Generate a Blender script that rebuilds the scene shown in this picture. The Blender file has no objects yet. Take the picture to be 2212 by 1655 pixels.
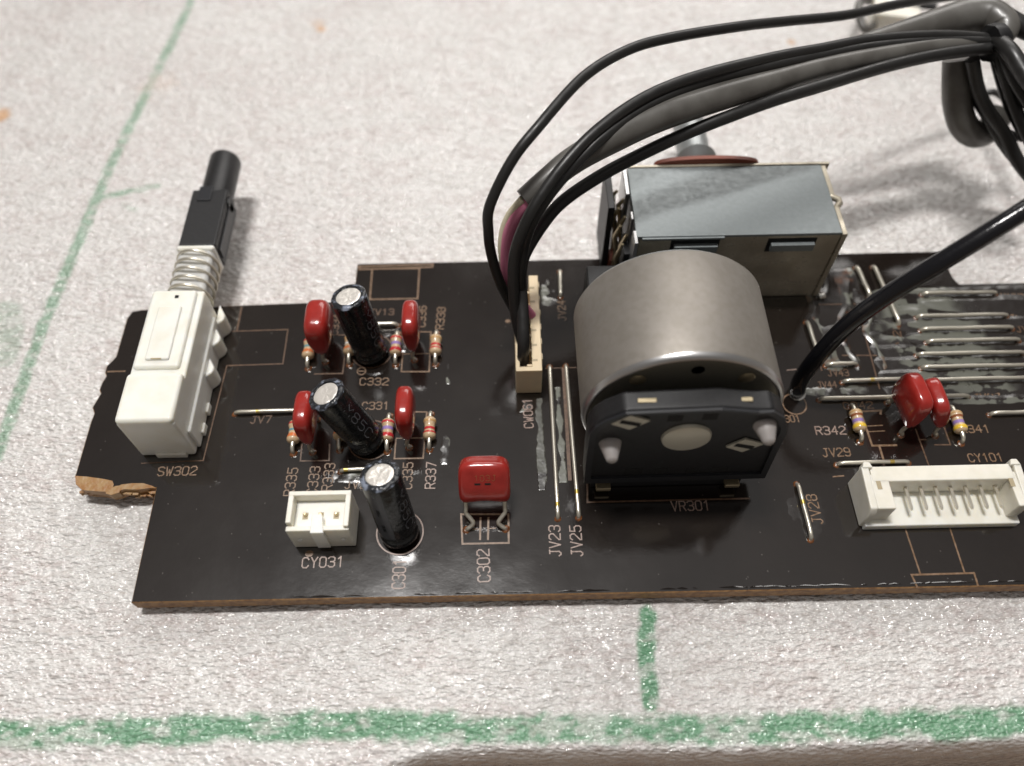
# A circuit board of an audio unit lying on a sheet of packing foam.  1 Blender unit = 1 mm.
import bpy, bmesh, math, random
import numpy as np
from mathutils import Vector, Matrix, Euler
random.seed(4)
SC = bpy.context.scene
SC.unit_settings.scale_length = 0.001
SC.unit_settings.length_unit = 'MILLIMETERS'
PI = math.pi
# ------------------------------------------------------------------ camera
FPX = 1740.0
ROT = [math.radians(a) for a in (32.31, 0.347, -1.19)]
cam_d = bpy.data.cameras.new('camera'); cam = bpy.data.objects.new('camera', cam_d)
SC.collection.objects.link(cam); SC.camera = cam
cam.location = (0, 0, 100); cam.rotation_euler = ROT
cam_d.sensor_width = 36; cam_d.lens = FPX/2212*36
cam_d.clip_start = 1; cam_d.clip_end = 5000
cam_d.dof.use_dof = True; cam_d.dof.focus_distance = 107
cam_d.dof.aperture_fstop = 0.0138
# ------------------------------------------------------------------ world (dim room: pale ceiling, darker walls)
W = bpy.data.worlds.new('World'); SC.world = W; W.use_nodes = True
nt = W.node_tree; bgn = nt.nodes['Background']
tc = nt.nodes.new('ShaderNodeTexCoord'); sp = nt.nodes.new('ShaderNodeSeparateXYZ'); cr = nt.nodes.new('ShaderNodeValToRGB')
nt.links.new(tc.outputs['Generated'], sp.inputs[0]); nt.links.new(sp.outputs['Z'], cr.inputs[0])
nt.links.new(cr.outputs[0], bgn.inputs['Color']); bgn.inputs['Strength'].default_value = 1.0
el = cr.color_ramp.elements
el[0].position = 0.0; el[0].color = (0.17, 0.15, 0.13, 1)
el[1].position = 1.0; el[1].color = (0.46, 0.44, 0.43, 1)
e = el.new(0.75); e.color = (0.13, 0.12, 0.115, 1)
e = el.new(0.92); e.color = (0.36, 0.345, 0.335, 1)
# ------------------------------------------------------------------ lamps: a ceiling tube running left to right, plus an added soft fill
def area(name, loc, sx, sy, power, col, target=(0, 60, 0)):
    d = bpy.data.lights.new(name, 'AREA'); d.shape = 'RECTANGLE'; d.size = sx; d.size_y = sy
    d.energy = power; d.color = col
    o = bpy.data.objects.new(name, d); SC.collection.objects.link(o); o.location = loc
    dirv = Vector(target)-Vector(loc); o.rotation_euler = dirv.to_track_quat('-Z', 'Y').to_euler()
    return o
area('tube_lamp', (-120, 215, 1000), 230, 75, 9.0e6, (1.0, 0.975, 0.95), (-120, 60, 0))
area('far_fill_lamp', (500, 1900, 1300), 1500, 900, 20.0e6, (1.0, 0.965, 0.93), (0, 60, 0))  # large soft fill added far behind to lighten the shadows
SC.view_settings.view_transform = 'Standard'; SC.view_settings.look = 'None'
SC.view_settings.exposure = 0; SC.view_settings.gamma = 1
SC.render.engine = 'CYCLES'
try: SC.cycles.use_denoising = True
except Exception: pass
SC.cycles.max_bounces = 8
# ------------------------------------------------------------------ from photograph measurements to places
CM = Euler(ROT, 'XYZ').to_matrix()
def ray(px, py): return CM @ Vector((px-1106, 827.5-py, -FPX))
def un(px, py, z=0.0):
    d = ray(px, py); return Vector((0, 0, 100)) + d*((z-100)/d.z)
def unY(px, py, y):
    d = ray(px, py); return Vector((0, 0, 100)) + d*(y/d.y)
# ------------------------------------------------------------------ materials
def S(n, k, v):
    if k in n.inputs: n.inputs[k].default_value = v
def material(name, col, rough=0.5, metal=0.0, bump=None, var=None, coat=0.0, spec=0.5, sss=0.0, trans=0.0, rvar=None, wear=None):
    m = bpy.data.materials.new(name); m.use_nodes = True
    nt = m.node_tree; b = nt.nodes['Principled BSDF']; L = nt.links.new
    S(b, 'Base Color', (*col, 1)); S(b, 'Roughness', rough); S(b, 'Metallic', metal)
    S(b, 'Coat Weight', coat); S(b, 'Coat Roughness', 0.08); S(b, 'Specular IOR Level', spec)
    if sss: S(b, 'Subsurface Weight', sss); S(b, 'Subsurface Radius', (1.2, 1.1, .9)); S(b, 'Subsurface Scale', 0.8)
    if trans: S(b, 'Transmission Weight', trans)
    tc = nt.nodes.new('ShaderNodeTexCoord')
    def noise(scale, det=4):
        n = nt.nodes.new('ShaderNodeTexNoise'); S(n, 'Scale', scale); S(n, 'Detail', det)
        L(tc.outputs['Object'], n.inputs['Vector']); return n
    if var:      # (second colour, scale, low, high)
        n = noise(var[1]); r = nt.nodes.new('ShaderNodeMapRange'); S(r, 'From Min', var[2]); S(r, 'From Max', var[3])
        L(n.outputs[0], r.inputs[0]); mx = nt.nodes.new('ShaderNodeMix'); mx.data_type = 'RGBA'
        mx.inputs[6].default_value = (*col, 1); mx.inputs[7].default_value = (*var[0], 1)
        L(r.outputs[0], mx.inputs[0]); L(mx.outputs[2], b.inputs['Base Color'])
    if rvar:     # (scale, min, max)
        n = noise(rvar[0]); r = nt.nodes.new('ShaderNodeMapRange'); S(r, 'From Min', .3); S(r, 'From Max', .7)
        S(r, 'To Min', rvar[1]); S(r, 'To Max', rvar[2]); L(n.outputs[0], r.inputs[0]); L(r.outputs[0], b.inputs['Roughness'])
    if bump:     # (scale, distance)
        n = noise(bump[0], 3); bp = nt.nodes.new('ShaderNodeBump'); S(bp, 'Distance', bump[1]); S(bp, 'Strength', 1.0)
        L(n.outputs[0], bp.inputs['Height']); L(bp.outputs[0], b.inputs['Normal'])
    return m
MT = {}
MT['core'] = material('phenolic_core', (.34, .185, .07), .6, var=((.20, .10, .04), 1.2, .4, .62), bump=(4, .08))
MT['core_pale'] = material('chipped_phenolic', (.36, .22, .095), .45, var=((.30, .14, .04), .6, .42, .6), bump=(1.6, .12))
MT['silk'] = material('silkscreen_ink', (.15, .085, .042), .4, var=((.24, .155, .10), 2, .42, .62))
MT['silk_pale'] = material('pale_silkscreen_ink', (.34, .25, .21), .4, var=((.20, .13, .10), 2.5, .42, .66))
MT['silk_dark'] = material('faint_silkscreen_ink', (.085, .045, .026), .4, var=((.14, .08, .045), 2, .4, .6))
MT['nylon'] = material('white_nylon', (.82, .79, .70), .38, sss=.35, var=((.76, .73, .63), .5, .4, .7), bump=(3, .01))
MT['nylon_clear'] = material('milky_nylon', (.86, .855, .79), .32, sss=.6, var=((.80, .775, .68), .3, .4, .7))
MT['stem_grey'] = material('grey_translucent_nylon', (.60, .60, .58), .3, sss=.4)
MT['beige'] = material('beige_nylon', (.74, .60, .40), .42, sss=.2, var=((.70, .57, .39), .8, .4, .7))
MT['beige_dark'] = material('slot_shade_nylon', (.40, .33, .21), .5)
MT['black'] = material('black_plastic', (.007, .007, .008), .46, var=((.011, .011, .012), 2, .4, .6), bump=(6, .008))
MT['black_grey'] = material('worn_black_plastic', (.013, .014, .017), .4, bump=(5, .01))
MT['sleeve'] = material('black_sleeve', (.008, .009, .010), .22, bump=(.9, .10), rvar=(2, .14, .34))
MT['frayed'] = material('frayed_sleeve_edge', (.02, .022, .026), .22, bump=(2.2, .12), var=((.24, .27, .34), 1.0, .54, .66))
MT['sleeve_print'] = material('sleeve_print', (.10, .105, .115), .35)
MT['stripe'] = material('grey_sleeve_stripe', (.045, .047, .052), .35)
MT['alu'] = material('crimped_aluminium', (.88, .84, .78), .38, .55, bump=(1.3, .16))
MT['red'] = material('red_epoxy', (.34, .026, .02), .2, coat=.4, bump=(.8, .05), var=((.27, .017, .013), .5, .4, .7))
MT['tin'] = material('tinned_wire', (.74, .70, .60), .30, .78, bump=(1.2, .006))
MT['tin_yellow'] = material('yellowed_tin', (.75, .56, .16), .3, .85)
MT['tan'] = material('tan_resistor_lacquer', (.60, .44, .27), .3, coat=.3, var=((.52, .37, .22), 3, .4, .6))
for k, c in dict(red=(.50, .03, .035), violet=(.30, .20, .46), orange=(.62, .17, .05), teal=(.12, .27, .30), brown=(.30, .10, .04),
                 yellow=(.75, .50, .05), gold=(.50, .30, .12), white=(.7, .7, .68)).items():
    MT['b_'+k] = material(k+'_band_paint', c, .28, coat=.3, bump=(4, .01))
MT['galv'] = material('galvanised_sheet', (.235, .26, .265), .38, .42, var=((.215, .237, .24), 1.4, .35, .7), bump=(2.5, .012), rvar=(1.2, .34, .5))
MT['galv_dark'] = material('dull_tinned_sheet', (.54, .49, .39), .26, .45, var=((.40, .355, .275), .25, .4, .62), bump=(2.5, .01), rvar=(.5, .22, .4))
MT['steel'] = material('motor_can_steel', (.285, .262, .234), .52, .55, var=((.262, .24, .21), .9, .42, .64), bump=(5, .005), rvar=(1.6, .49, .56))
MT['plate'] = material('motor_end_plate', (.46, .44, .36), .33, .8, bump=(1, .01))
MT['rim'] = material('bright_rim', (.55, .55, .55), .28, .9)
MT['brass'] = material('dull_brass', (.55, .46, .30), .35, .8, bump=(3, .02))
MT['pale_metal'] = material('pale_bushing', (.58, .55, .46), .45, .4)
MT['peg'] = material('pale_peg', (.60, .56, .54), .25, sss=.2, trans=.45)
MT['rustred'] = material('red_brown_board', (.22, .055, .03), .5, bump=(3, .03))
MT['zinc'] = material('zinc_shaft', (.36, .38, .38), .42, .7, bump=(4, .02))
MT['pvc'] = material('black_pvc', (.017, .0165, .016), .38, bump=(1.0, .012), rvar=(.8, .30, .5))
MT['pvc_gloss'] = material('glossy_black_pvc', (.008, .008, .010), .16, bump=(1.6, .03))
MT['pvc_grey'] = material('grey_pvc', (.12, .115, .105), .36, bump=(.6, .02), var=((.085, .08, .072), .25, .4, .6), coat=.08)
MT['pink'] = material('pink_pvc', (.66, .21, .33), .35)
MT['cream'] = material('cream_pvc', (.70, .63, .46), .35)
MT['amber'] = material('amber_flux', (.19, .065, .018), .18, coat=.6, bump=(3, .08), var=((.08, .03, .012), 3, .4, .6))
MT['solder'] = material('solder_metal', (.75, .74, .70), .2, .9, bump=(2, .02))
MT['hole'] = material('dark_opening', (.004, .004, .004), .8)
MT['wood'] = material('brown_table', (.22, .15, .10), .6)
# board lacquer: near-black gloss, faint mottling, dust and fine scratches
def lacquer(name, rough, puddle=False):
    m = bpy.data.materials.new(name); m.use_nodes = True; nt = m.node_tree; L = nt.links.new
    b = nt.nodes['Principled BSDF']; tc = nt.nodes.new('ShaderNodeTexCoord')
    n1 = nt.nodes.new('ShaderNodeTexNoise'); S(n1, 'Scale', .11); S(n1, 'Detail', 5); L(tc.outputs['Object'], n1.inputs['Vector'])
    mx = nt.nodes.new('ShaderNodeMix'); mx.data_type = 'RGBA'
    mx.inputs[6].default_value = (.0085, .0062, .0052, 1); mx.inputs[7].default_value = (.016, .0115, .009, 1)
    L(n1.outputs[0], mx.inputs[0])
    # dust specks
    vo = nt.nodes.new('ShaderNodeTexVoronoi'); S(vo, 'Scale', .55); L(tc.outputs['Object'], vo.inputs['Vector'])
    n3 = nt.nodes.new('ShaderNodeTexNoise'); S(n3, 'Scale', 7.0); L(tc.outputs['Object'], n3.inputs['Vector'])
    ad = nt.nodes.new('ShaderNodeMath'); ad.operation = 'MULTIPLY_ADD'; ad.inputs[1].default_value = .12; L(n3.outputs[0], ad.inputs[0]); L(vo.outputs['Distance'], ad.inputs[2])
    r = nt.nodes.new('ShaderNodeMapRange'); S(r, 'From Min', .10); S(r, 'From Max', .125); S(r, 'To Min', .45); S(r, 'To Max', 0.0); L(ad.outputs[0], r.inputs[0])
    m2 = nt.nodes.new('ShaderNodeMix'); m2.data_type = 'RGBA'; m2.inputs[7].default_value = (.16, .15, .135, 1)
    L(r.outputs[0], m2.inputs[0]); L(mx.outputs[2], m2.inputs[6])
    last = m2
    if puddle:   # grey-green haze per vertex: varnish reflections painted as colour, plus flux residue
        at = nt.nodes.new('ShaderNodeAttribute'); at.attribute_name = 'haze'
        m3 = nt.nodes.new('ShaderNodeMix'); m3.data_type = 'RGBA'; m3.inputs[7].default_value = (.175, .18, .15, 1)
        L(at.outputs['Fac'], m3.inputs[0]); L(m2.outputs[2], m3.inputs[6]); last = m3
        am = nt.nodes.new('ShaderNodeAttribute'); am.attribute_name = 'amber'
        m4 = nt.nodes.new('ShaderNodeMix'); m4.data_type = 'RGBA'; m4.inputs[7].default_value = (.13, .045, .012, 1)
        L(am.outputs['Fac'], m4.inputs[0]); L(m3.outputs[2], m4.inputs[6]); last = m4
    L(last.outputs[2], b.inputs['Base Color']); S(b, 'Specular IOR Level', .5); S(b, 'IOR', 1.9)
    n2 = nt.nodes.new('ShaderNodeTexNoise'); S(n2, 'Scale', .35); S(n2, 'Detail', 8); S(n2, 'Roughness', .65); L(tc.outputs['Object'], n2.inputs['Vector'])
    bp = nt.nodes.new('ShaderNodeBump'); S(bp, 'Distance', .02); L(n2.outputs[0], bp.inputs['Height']); L(bp.outputs[0], b.inputs['Normal'])
    rr = nt.nodes.new('ShaderNodeMapRange'); S(rr, 'From Min', .3); S(rr, 'From Max', .7); S(rr, 'To Min', rough*.8); S(rr, 'To Max', rough*1.35)
    L(n1.outputs[0], rr.inputs[0]); L(rr.outputs[0], b.inputs['Roughness'])
    return m
MT['lacquer'] = lacquer('dark_board_lacquer', .10)
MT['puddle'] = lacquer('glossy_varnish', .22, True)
# ------------------------------------------------------------------ mesh tools
class MB:
    def __init__(s): s.v = []; s.f = []; s.m = []
    def add(s, vs, fs, mi=0):
        o = len(s.v); s.v += [tuple(v) for v in vs]; s.f += [tuple(i+o for i in f) for f in fs]; s.m += [mi]*len(fs); return s
    def box(s, x0, x1, y0, y1, z0, z1, mi=0):
        return s.add([(x, y, z) for z in (z0, z1) for y in (y0, y1) for x in (x0, x1)],
                     [(0, 2, 3, 1), (4, 5, 7, 6), (0, 1, 5, 4), (2, 6, 7, 3), (0, 4, 6, 2), (1, 3, 7, 5)], mi)
    def cbox(s, c, d, R=None, mi=0):
        vs = []
        for z in (-.5, .5):
            for y in (-.5, .5):
                for x in (-.5, .5):
                    p = Vector((x*d[0], y*d[1], z*d[2]))
                    if R is not None: p = R @ p
                    vs.append(p+Vector(c))
        return s.add(vs, [(0, 2, 3, 1), (4, 5, 7, 6), (0, 1, 5, 4), (2, 6, 7, 3), (0, 4, 6, 2), (1, 3, 7, 5)], mi)
    def prism(s, poly, a, b, axis='z', mi=0):
        n = len(poly)
        def P(p, h): return (p[0], p[1], h) if axis == 'z' else ((p[0], h, p[1]) if axis == 'y' else (h, p[0], p[1]))
        vs = [P(p, a) for p in poly]+[P(p, b) for p in poly]
        fs = [tuple(range(n))[::-1], tuple(range(n, 2*n))]+[(i, (i+1) % n, n+(i+1) % n, n+i) for i in range(n)]
        return s.add(vs, fs, mi)
    def tube(s, path, r, seg=10, caps=True, mi=0, close=False):
        P = [Vector(p) for p in path]; n = len(P); rs = r if isinstance(r, (list, tuple)) else [r]*n
        T = [(P[min(i+1, n-1)]-P[max(i-1, 0)]).normalized() for i in range(n)]
        u = T[0].orthogonal().normalized(); vs = []
        for i in range(n):
            u = (u-T[i]*u.dot(T[i])).normalized(); w = T[i].cross(u)
            for k in range(seg):
                a = 2*PI*k/seg; vs.append(P[i]+(u*math.cos(a)+w*math.sin(a))*rs[i])
        fs = [(i*seg+k, i*seg+(k+1) % seg, (i+1)*seg+(k+1) % seg, (i+1)*seg+k) for i in range(n-1) for k in range(seg)]
        if caps: fs += [tuple(range(seg))[::-1], tuple((n-1)*seg+k for k in range(seg))]
        return s.add(vs, fs, mi)
    def lathe(s, prof, o=(0, 0, 0), ax=(0, 0, 1), seg=32, mi=0, wob=0, cap=True):
        ax = Vector(ax).normalized(); u = ax.orthogonal().normalized(); w = ax.cross(u); o = Vector(o); vs = []
        for j, (r, h) in enumerate(prof):
            for k in range(seg):
                a = 2*PI*k/seg; rr = r*(1+wob*math.sin(a*5+j*1.3)*math.sin(a*3+j*2.1)) if wob else r
                vs.append(o+ax*h+(u*math.cos(a)+w*math.sin(a))*rr)
        n = len(prof)
        fs = [(i*seg+k, i*seg+(k+1) % seg, (i+1)*seg+(k+1) % seg, (i+1)*seg+k) for i in range(n-1) for k in range(seg)]
        if cap and prof[0][0] > 1e-4: fs.append(tuple(range(seg))[::-1])
        if cap and prof[-1][0] > 1e-4: fs.append(tuple((n-1)*seg+k for k in range(seg)))
        return s.add(vs, fs, mi)
    def mesh(s, name, mats, smooth=False, merge=False):
        me = bpy.data.meshes.new(name); me.from_pydata(s.v, [], s.f)
        for m in (mats if isinstance(mats, (list, tuple)) else [mats]): me.materials.append(MT[m])
        me.polygons.foreach_set('material_index', s.m)
        bm = bmesh.new(); bm.from_mesh(me)
        if merge: bmesh.ops.remove_doubles(bm, verts=bm.verts, dist=1e-4)
        bmesh.ops.recalc_face_normals(bm, faces=bm.faces); bm.to_mesh(me); bm.free()
        me.polygons.foreach_set('use_smooth', [bool(smooth)]*len(me.polygons)); me.update()
        return me
    def build(s, name, mats, parent=None, smooth=False, bevel=0, seg=2, merge=False, angle=None):
        o = bpy.data.objects.new(name, s.mesh(name, mats, smooth or bevel > 0, merge)); SC.collection.objects.link(o)
        if parent is not None: o.parent = parent
        if bevel:
            b = o.modifiers.new('bevel', 'BEVEL'); b.width = bevel; b.segments = seg; b.limit_method = 'ANGLE'
            b.angle_limit = math.radians(35); b.harden_normals = True
        elif smooth:
            o.data.set_sharp_from_angle(angle=math.radians(angle or 50))
        return o
def tag(o, label=None, cat=None, group=None, kind=None):
    if label: o['label'] = label
    if cat: o['category'] = cat
    if group: o['group'] = group
    if kind: o['kind'] = kind
    return o
def thing(name, loc, label, cat, group=None, rot=None):
    o = bpy.data.objects.new(name, None); o.empty_display_size = 2; SC.collection.objects.link(o); o.location = loc
    if rot: o.rotation_euler = rot
    return tag(o, label, cat, group)
def copy_thing(src, loc, label, rot=None):
    c = src.copy(); SC.collection.objects.link(c); c.location = loc; c['label'] = label
    if rot: c.rotation_euler = rot
    for ch in src.children:
        d = ch.copy(); SC.collection.objects.link(d); d.parent = c
        for g in ch.children:
            h = g.copy(); SC.collection.objects.link(h); h.parent = d
    return c
def spline(pts, n=10):
    P = [Vector(p) for p in pts]; P = [P[0]*2-P[1]]+P+[P[-1]*2-P[-2]]; out = []
    for i in range(1, len(P)-2):
        a, b, c, d = P[i-1:i+3]
        for k in range(n):
            t = k/n; out.append(.5*((2*b)+(c-a)*t+(2*a-5*b+4*c-d)*t*t+(3*b-a-3*c+d)*t**3))
    return out+[P[-2]]
_tab = np.random.RandomState(7).rand(512, 512)
def vn(x, y, s, k=0):
    x = np.asarray(x)/s+37.3*k+1000; y = np.asarray(y)/s+91.7*k+1000
    i = np.floor(x).astype(int); j = np.floor(y).astype(int); fx = x-i; fy = y-j
    fx = fx*fx*(3-2*fx); fy = fy*fy*(3-2*fy); T = lambda a, b: _tab[a % 512, b % 512]
    return (T(i, j)*(1-fx)+T(i+1, j)*fx)*(1-fy)+(T(i, j+1)*(1-fx)+T(i+1, j+1)*fx)*fy
def fbm(x, y, s, o=3, k=0): return sum(vn(x, y, s/2**i, k+i)*.5**i for i in range(o))/sum(.5**i for i in range(o))
def ss(a, b, x): t = np.clip((x-a)/(b-a), 0, 1); return t*t*(3-2*t)
def grid_mesh(name, xs, ys, Z, mat, parent=None, attrs={}):
    nx, ny = len(xs), len(ys); X, Y = np.meshgrid(xs, ys)
    co = np.stack([X, Y, Z], -1).reshape(-1, 3)
    i = (np.arange(ny-1)[:, None]*nx+np.arange(nx-1)[None]).ravel()
    F = np.stack([i, i+1, i+nx+1, i+nx], -1)
    me = bpy.data.meshes.new(name); me.vertices.add(len(co)); me.vertices.foreach_set('co', co.ravel())
    me.loops.add(F.size); me.loops.foreach_set('vertex_index', F.ravel().astype(np.int32))
    me.polygons.add(len(F)); me.polygons.foreach_set('loop_start', np.arange(0, F.size, 4, dtype=np.int32))
    me.polygons.foreach_set('loop_total', np.full(len(F), 4, dtype=np.int32)) if False else None
    me.update(calc_edges=True); me.validate()
    me.polygons.foreach_set('use_smooth', [True]*len(me.polygons)); me.materials.append(mat)
    for k, a in attrs.items():
        at = me.attributes.new(k, 'FLOAT', 'POINT'); at.data.foreach_set('value', np.asarray(a, dtype=np.float32).ravel())
    o = bpy.data.objects.new(name, me); SC.collection.objects.link(o)
    if parent is not None: o.parent = parent
    return o
def seg_dist(X, Y, pts):
    D = np.full(X.shape, 1e9)
    for a, b in zip(pts[:-1], pts[1:]):
        dx, dy = b[0]-a[0], b[1]-a[1]; t = np.clip(((X-a[0])*dx+(Y-a[1])*dy)/(dx*dx+dy*dy), 0, 1)
        D = np.minimum(D, np.hypot(X-a[0]-t*dx, Y-a[1]-t*dy))
    return D
# ------------------------------------------------------------------ foam sheet
FZ = -3.15
xs = np.concatenate([np.arange(-330, -130, 4), np.arange(-130, 130, .42), np.arange(130, 331, 4)])
ys = np.concatenate([np.arange(-2, 60, .36), np.arange(60, 180, .5), np.arange(180, 420, 5)])
X, Y = np.meshgrid(xs, ys)
Z = FZ+(fbm(X, Y, 30, 3, 2)-.5)*1.1+(fbm(X, Y*1.5, 3.2, 3, 5)-.5)*.55
def U2(p, z=FZ): v = un(p[0], p[1], z); return (v.x, v.y)
edge = [U2(p) for p in [(760, 1668), (930, 1612), (1080, 1603), (1592, 1606), (2052, 1588), (2300, 1580)]]
ey = np.interp(X, [e_[0] for e_ in edge], [e_[1] for e_ in edge], left=-40)
ey = np.where(X < edge[0][0], edge[0][1]-(edge[0][0]-X)*.35, ey)
d = ey-.3-Y
Z = Z-np.where(d > 0, np.minimum(d*d*1.6, d*7), 0)*ss(-.2, 1.0, d)
near_board = 0
lines = [([(419, -10), (376, 78), (305, 219), (235, 368), (192, 470), (133, 611), (95, 700), (55, 810), (-10, 990)], 1.05, 1.0, .5),
         ([(227, 426), (280, 413), (337, 401)], .75, .95, .4), ([(266, 443), (294, 454)], .5, .45, .4),
         ([(-30, 1587), (376, 1577), (756, 1566), (1080, 1577), (1592, 1576), (2052, 1564), (2300, 1554)], 1.75, 1.15, 1.5),
         ([(1398, 1326), (1398, 1430), (1403, 1512)], 1.25, 1.25, 1.2), ([(15, 670), (25, 720), (10, 770)], 2.2, .55, .5)]
ink = np.zeros_like(X)
for pts, w, st, jag in lines:
    D = seg_dist(X, Y, [U2(p) for p in pts])+(fbm(X, Y*1.4, 1.6, 3, 9)-.5)*jag
    a = (1-ss(w*.6, w*1.2, D))*st
    pat = ss(.40, .62, fbm(X*.7, Y*1.6, 1.3, 3, 12)+.30*(fbm(X, Y, 9, 2, 14)-.5)+.10)
    ink = np.maximum(ink, np.clip(a*(.38+.5*pat), 0, 1)*(.8 if pts[0][1] < 700 else .95))
stain = np.zeros_like(X)
for p, r_, s_ in (((693, 62), 1.6, .8), ((2, 250), 2.2, .8), ((1708, 92), 1.2, .6), ((345, 180), 5, .12), ((690, 50), 2.2, .3)):
    c = U2(p); D = np.hypot(X-c[0], Y-c[1])+(fbm(X, Y, 1.5, 2, 3)-.5)*r_; stain = np.maximum(stain, (1-ss(r_*.4, r_, D))*s_)
m = bpy.data.materials.new('packing_foam'); m.use_nodes = True; nt = m.node_tree; L = nt.links.new; b = nt.nodes['Principled BSDF']
tc = nt.nodes.new('ShaderNodeTexCoord'); mp = nt.nodes.new('ShaderNodeMapping'); mp.inputs['Scale'].default_value = (.62, 1.35, 1.0); L(tc.outputs['Object'], mp.inputs[0])
def nz(scale, det, src=None):
    n = nt.nodes.new('ShaderNodeTexNoise'); S(n, 'Scale', scale); S(n, 'Detail', det); L((src or mp).outputs[0], n.inputs['Vector']); return n
def mixc(f, a, b_):
    q = nt.nodes.new('ShaderNodeMix'); q.data_type = 'RGBA'
    if isinstance(f, float): q.inputs[0].default_value = f
    else: L(f, q.inputs[0])
    for i, c in ((6, a), (7, b_)):
        if isinstance(c, tuple): q.inputs[i].default_value = c
        else: L(c, q.inputs[i])
    return q.outputs[2]
def mr(src, a, b_, c=0., d_=1.):
    r = nt.nodes.new('ShaderNodeMapRange'); S(r, 'From Min', a); S(r, 'From Max', b_); S(r, 'To Min', c); S(r, 'To Max', d_); L(src, r.inputs[0]); return r.outputs[0]
c1 = mixc(mr(nz(.16, 5).outputs[0], .40, .60), (.645, .62, .595, 1), (.575, .515, .495, 1))
c2 = mixc(mr(nz(.9, 5).outputs[0], .35, .68), c1, (.80, .785, .765, 1))
c2 = mixc(mr(nz(1.7, 3).outputs[0], .56, .72, 0, .55), c2, (.42, .365, .32, 1))
ai = nt.nodes.new('ShaderNodeAttribute'); ai.attribute_name = 'ink'; as_ = nt.nodes.new('ShaderNodeAttribute'); as_.attribute_name = 'stain'
c3 = mixc(ai.outputs['Fac'], c2, (.10, .30, .155, 1)); c3 = mixc(as_.outputs['Fac'], c3, (.62, .30, .08, 1))
L(c3, b.inputs['Base Color'])
vo = nt.nodes.new('ShaderNodeTexVoronoi'); S(vo, 'Scale', 1.5); L(mp.outputs[0], vo.inputs['Vector'])
vo2 = nt.nodes.new('ShaderNodeTexVoronoi'); S(vo2, 'Scale', 3.2); L(mp.outputs[0], vo2.inputs['Vector'])
a1 = nt.nodes.new('ShaderNodeMath'); a1.operation = 'MULTIPLY_ADD'; a1.inputs[1].default_value = .45; L(vo2.outputs['Distance'], a1.inputs[0]); L(vo.outputs['Distance'], a1.inputs[2])
a2 = nt.nodes.new('ShaderNodeMath'); a2.operation = 'MULTIPLY_ADD'; a2.inputs[1].default_value = .8; L(nz(1.1, 4).outputs[0], a2.inputs[0]); L(a1.outputs[0], a2.inputs[2])
bp = nt.nodes.new('ShaderNodeBump'); S(bp, 'Distance', .30); S(bp, 'Strength', 1); L(a2.outputs[0], bp.inputs['Height']); L(bp.outputs[0], b.inputs['Normal'])
L(mr(vo.outputs['Distance'], 0, .8, .16, .5), b.inputs['Roughness']); S(b, 'Specular IOR Level', .8)
mg = nt.nodes.new('ShaderNodeMapping'); mg.inputs['Scale'].default_value = (.85, 1.6, 1.0); mg.inputs['Rotation'].default_value = (0, 0, -.25); L(tc.outputs['Object'], mg.inputs[0])
vg = nz(1.3, 1.3, mg)
bg = nt.nodes.new('ShaderNodeBump'); S(bg, 'Distance', .62); L(vg.outputs[0], bg.inputs['Height']); L(bp.outputs[0], bg.inputs['Normal'])
S(b, 'Coat Weight', 1.0); S(b, 'Coat Roughness', .08); S(b, 'Coat IOR', 2.0); L(bg.outputs[0], b.inputs['Coat Normal'])
foam = grid_mesh('foam_sheet', xs, ys, Z, m, None, dict(ink=ink, stain=stain))
tag(foam, 'crinkled off white packing foam sheet with green marker lines', None, None, 'structure')
tb = MB(); tb.box(-900, 900, -300, 1100, -60, -55); tag(tb.build('table_top', 'wood'), 'brown table top under the foam', None, None, 'structure')
# ------------------------------------------------------------------ circuit board
board = thing('circuit_board', (0, 0, 0), 'dark brown lacquered circuit board lying on the foam, its lower left tab chipped', 'circuit board')
def P2(px, py, z=0): v = un(px, py, z); return (v.x, v.y)
out = [P2(*p) for p in [(283, 1302), (700, 1294)]]+[P2(2212, 1265), (88, P2(2212, 1265)[1]-.1), (88, P2(2212, 621)[1])]
out += [P2(*p) for p in [(2212, 621), (2095, 621), (2081, 618), (2070, 611), (2061, 602), (2056, 594), (2036, 550), (2030, 543),
                         (772, 570), (762, 650), (520, 659), (303, 669), (285, 673), (274, 687), (250, 770), (238, 783), (230, 790), (226, 805), (229, 812), (220, 826), (214, 842), (217, 850),
                         (206, 868), (199, 880), (203, 893), (196, 910), (180, 965), (162, 1027), (163, 1046), (178, 1058), (215, 1060), (238, 1066), (252, 1062), (268, 1056), (300, 1058), (325, 1053), (337, 1054), (330, 1085)]]
sl = MB(); n = len(out); z0, z1, c = -2.2, -.12, .12
def inset(poly, d_):
    r = []
    for i in range(len(poly)):
        p0, p1, p2 = Vector(poly[i-1]), Vector(poly[i]), Vector(poly[(i+1) % len(poly)])
        a = (p1-p0).normalized(); b_ = (p2-p1).normalized(); nrm = (Vector((-a.y, a.x))+Vector((-b_.y, b_.x))).normalized(); r.append(tuple(p1+nrm*d_))
    return r
ins = inset(out, .12)
vs = [(*p, z0) for p in out]+[(*p, z1) for p in out]+[(*p, 0) for p in ins]
sl.add(vs, [tuple(range(n))[::-1]]+[(i, (i+1) % n, n+(i+1) % n, n+i) for i in range(n)]+[(n+i, n+(i+1) % n, 2*n+(i+1) % n, 2*n+i) for i in range(n)])
sl.add([(*p, 0) for p in ins], [tuple(range(n))], 1)
sl.build('slab', ['core', 'lacquer'], board)
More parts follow.
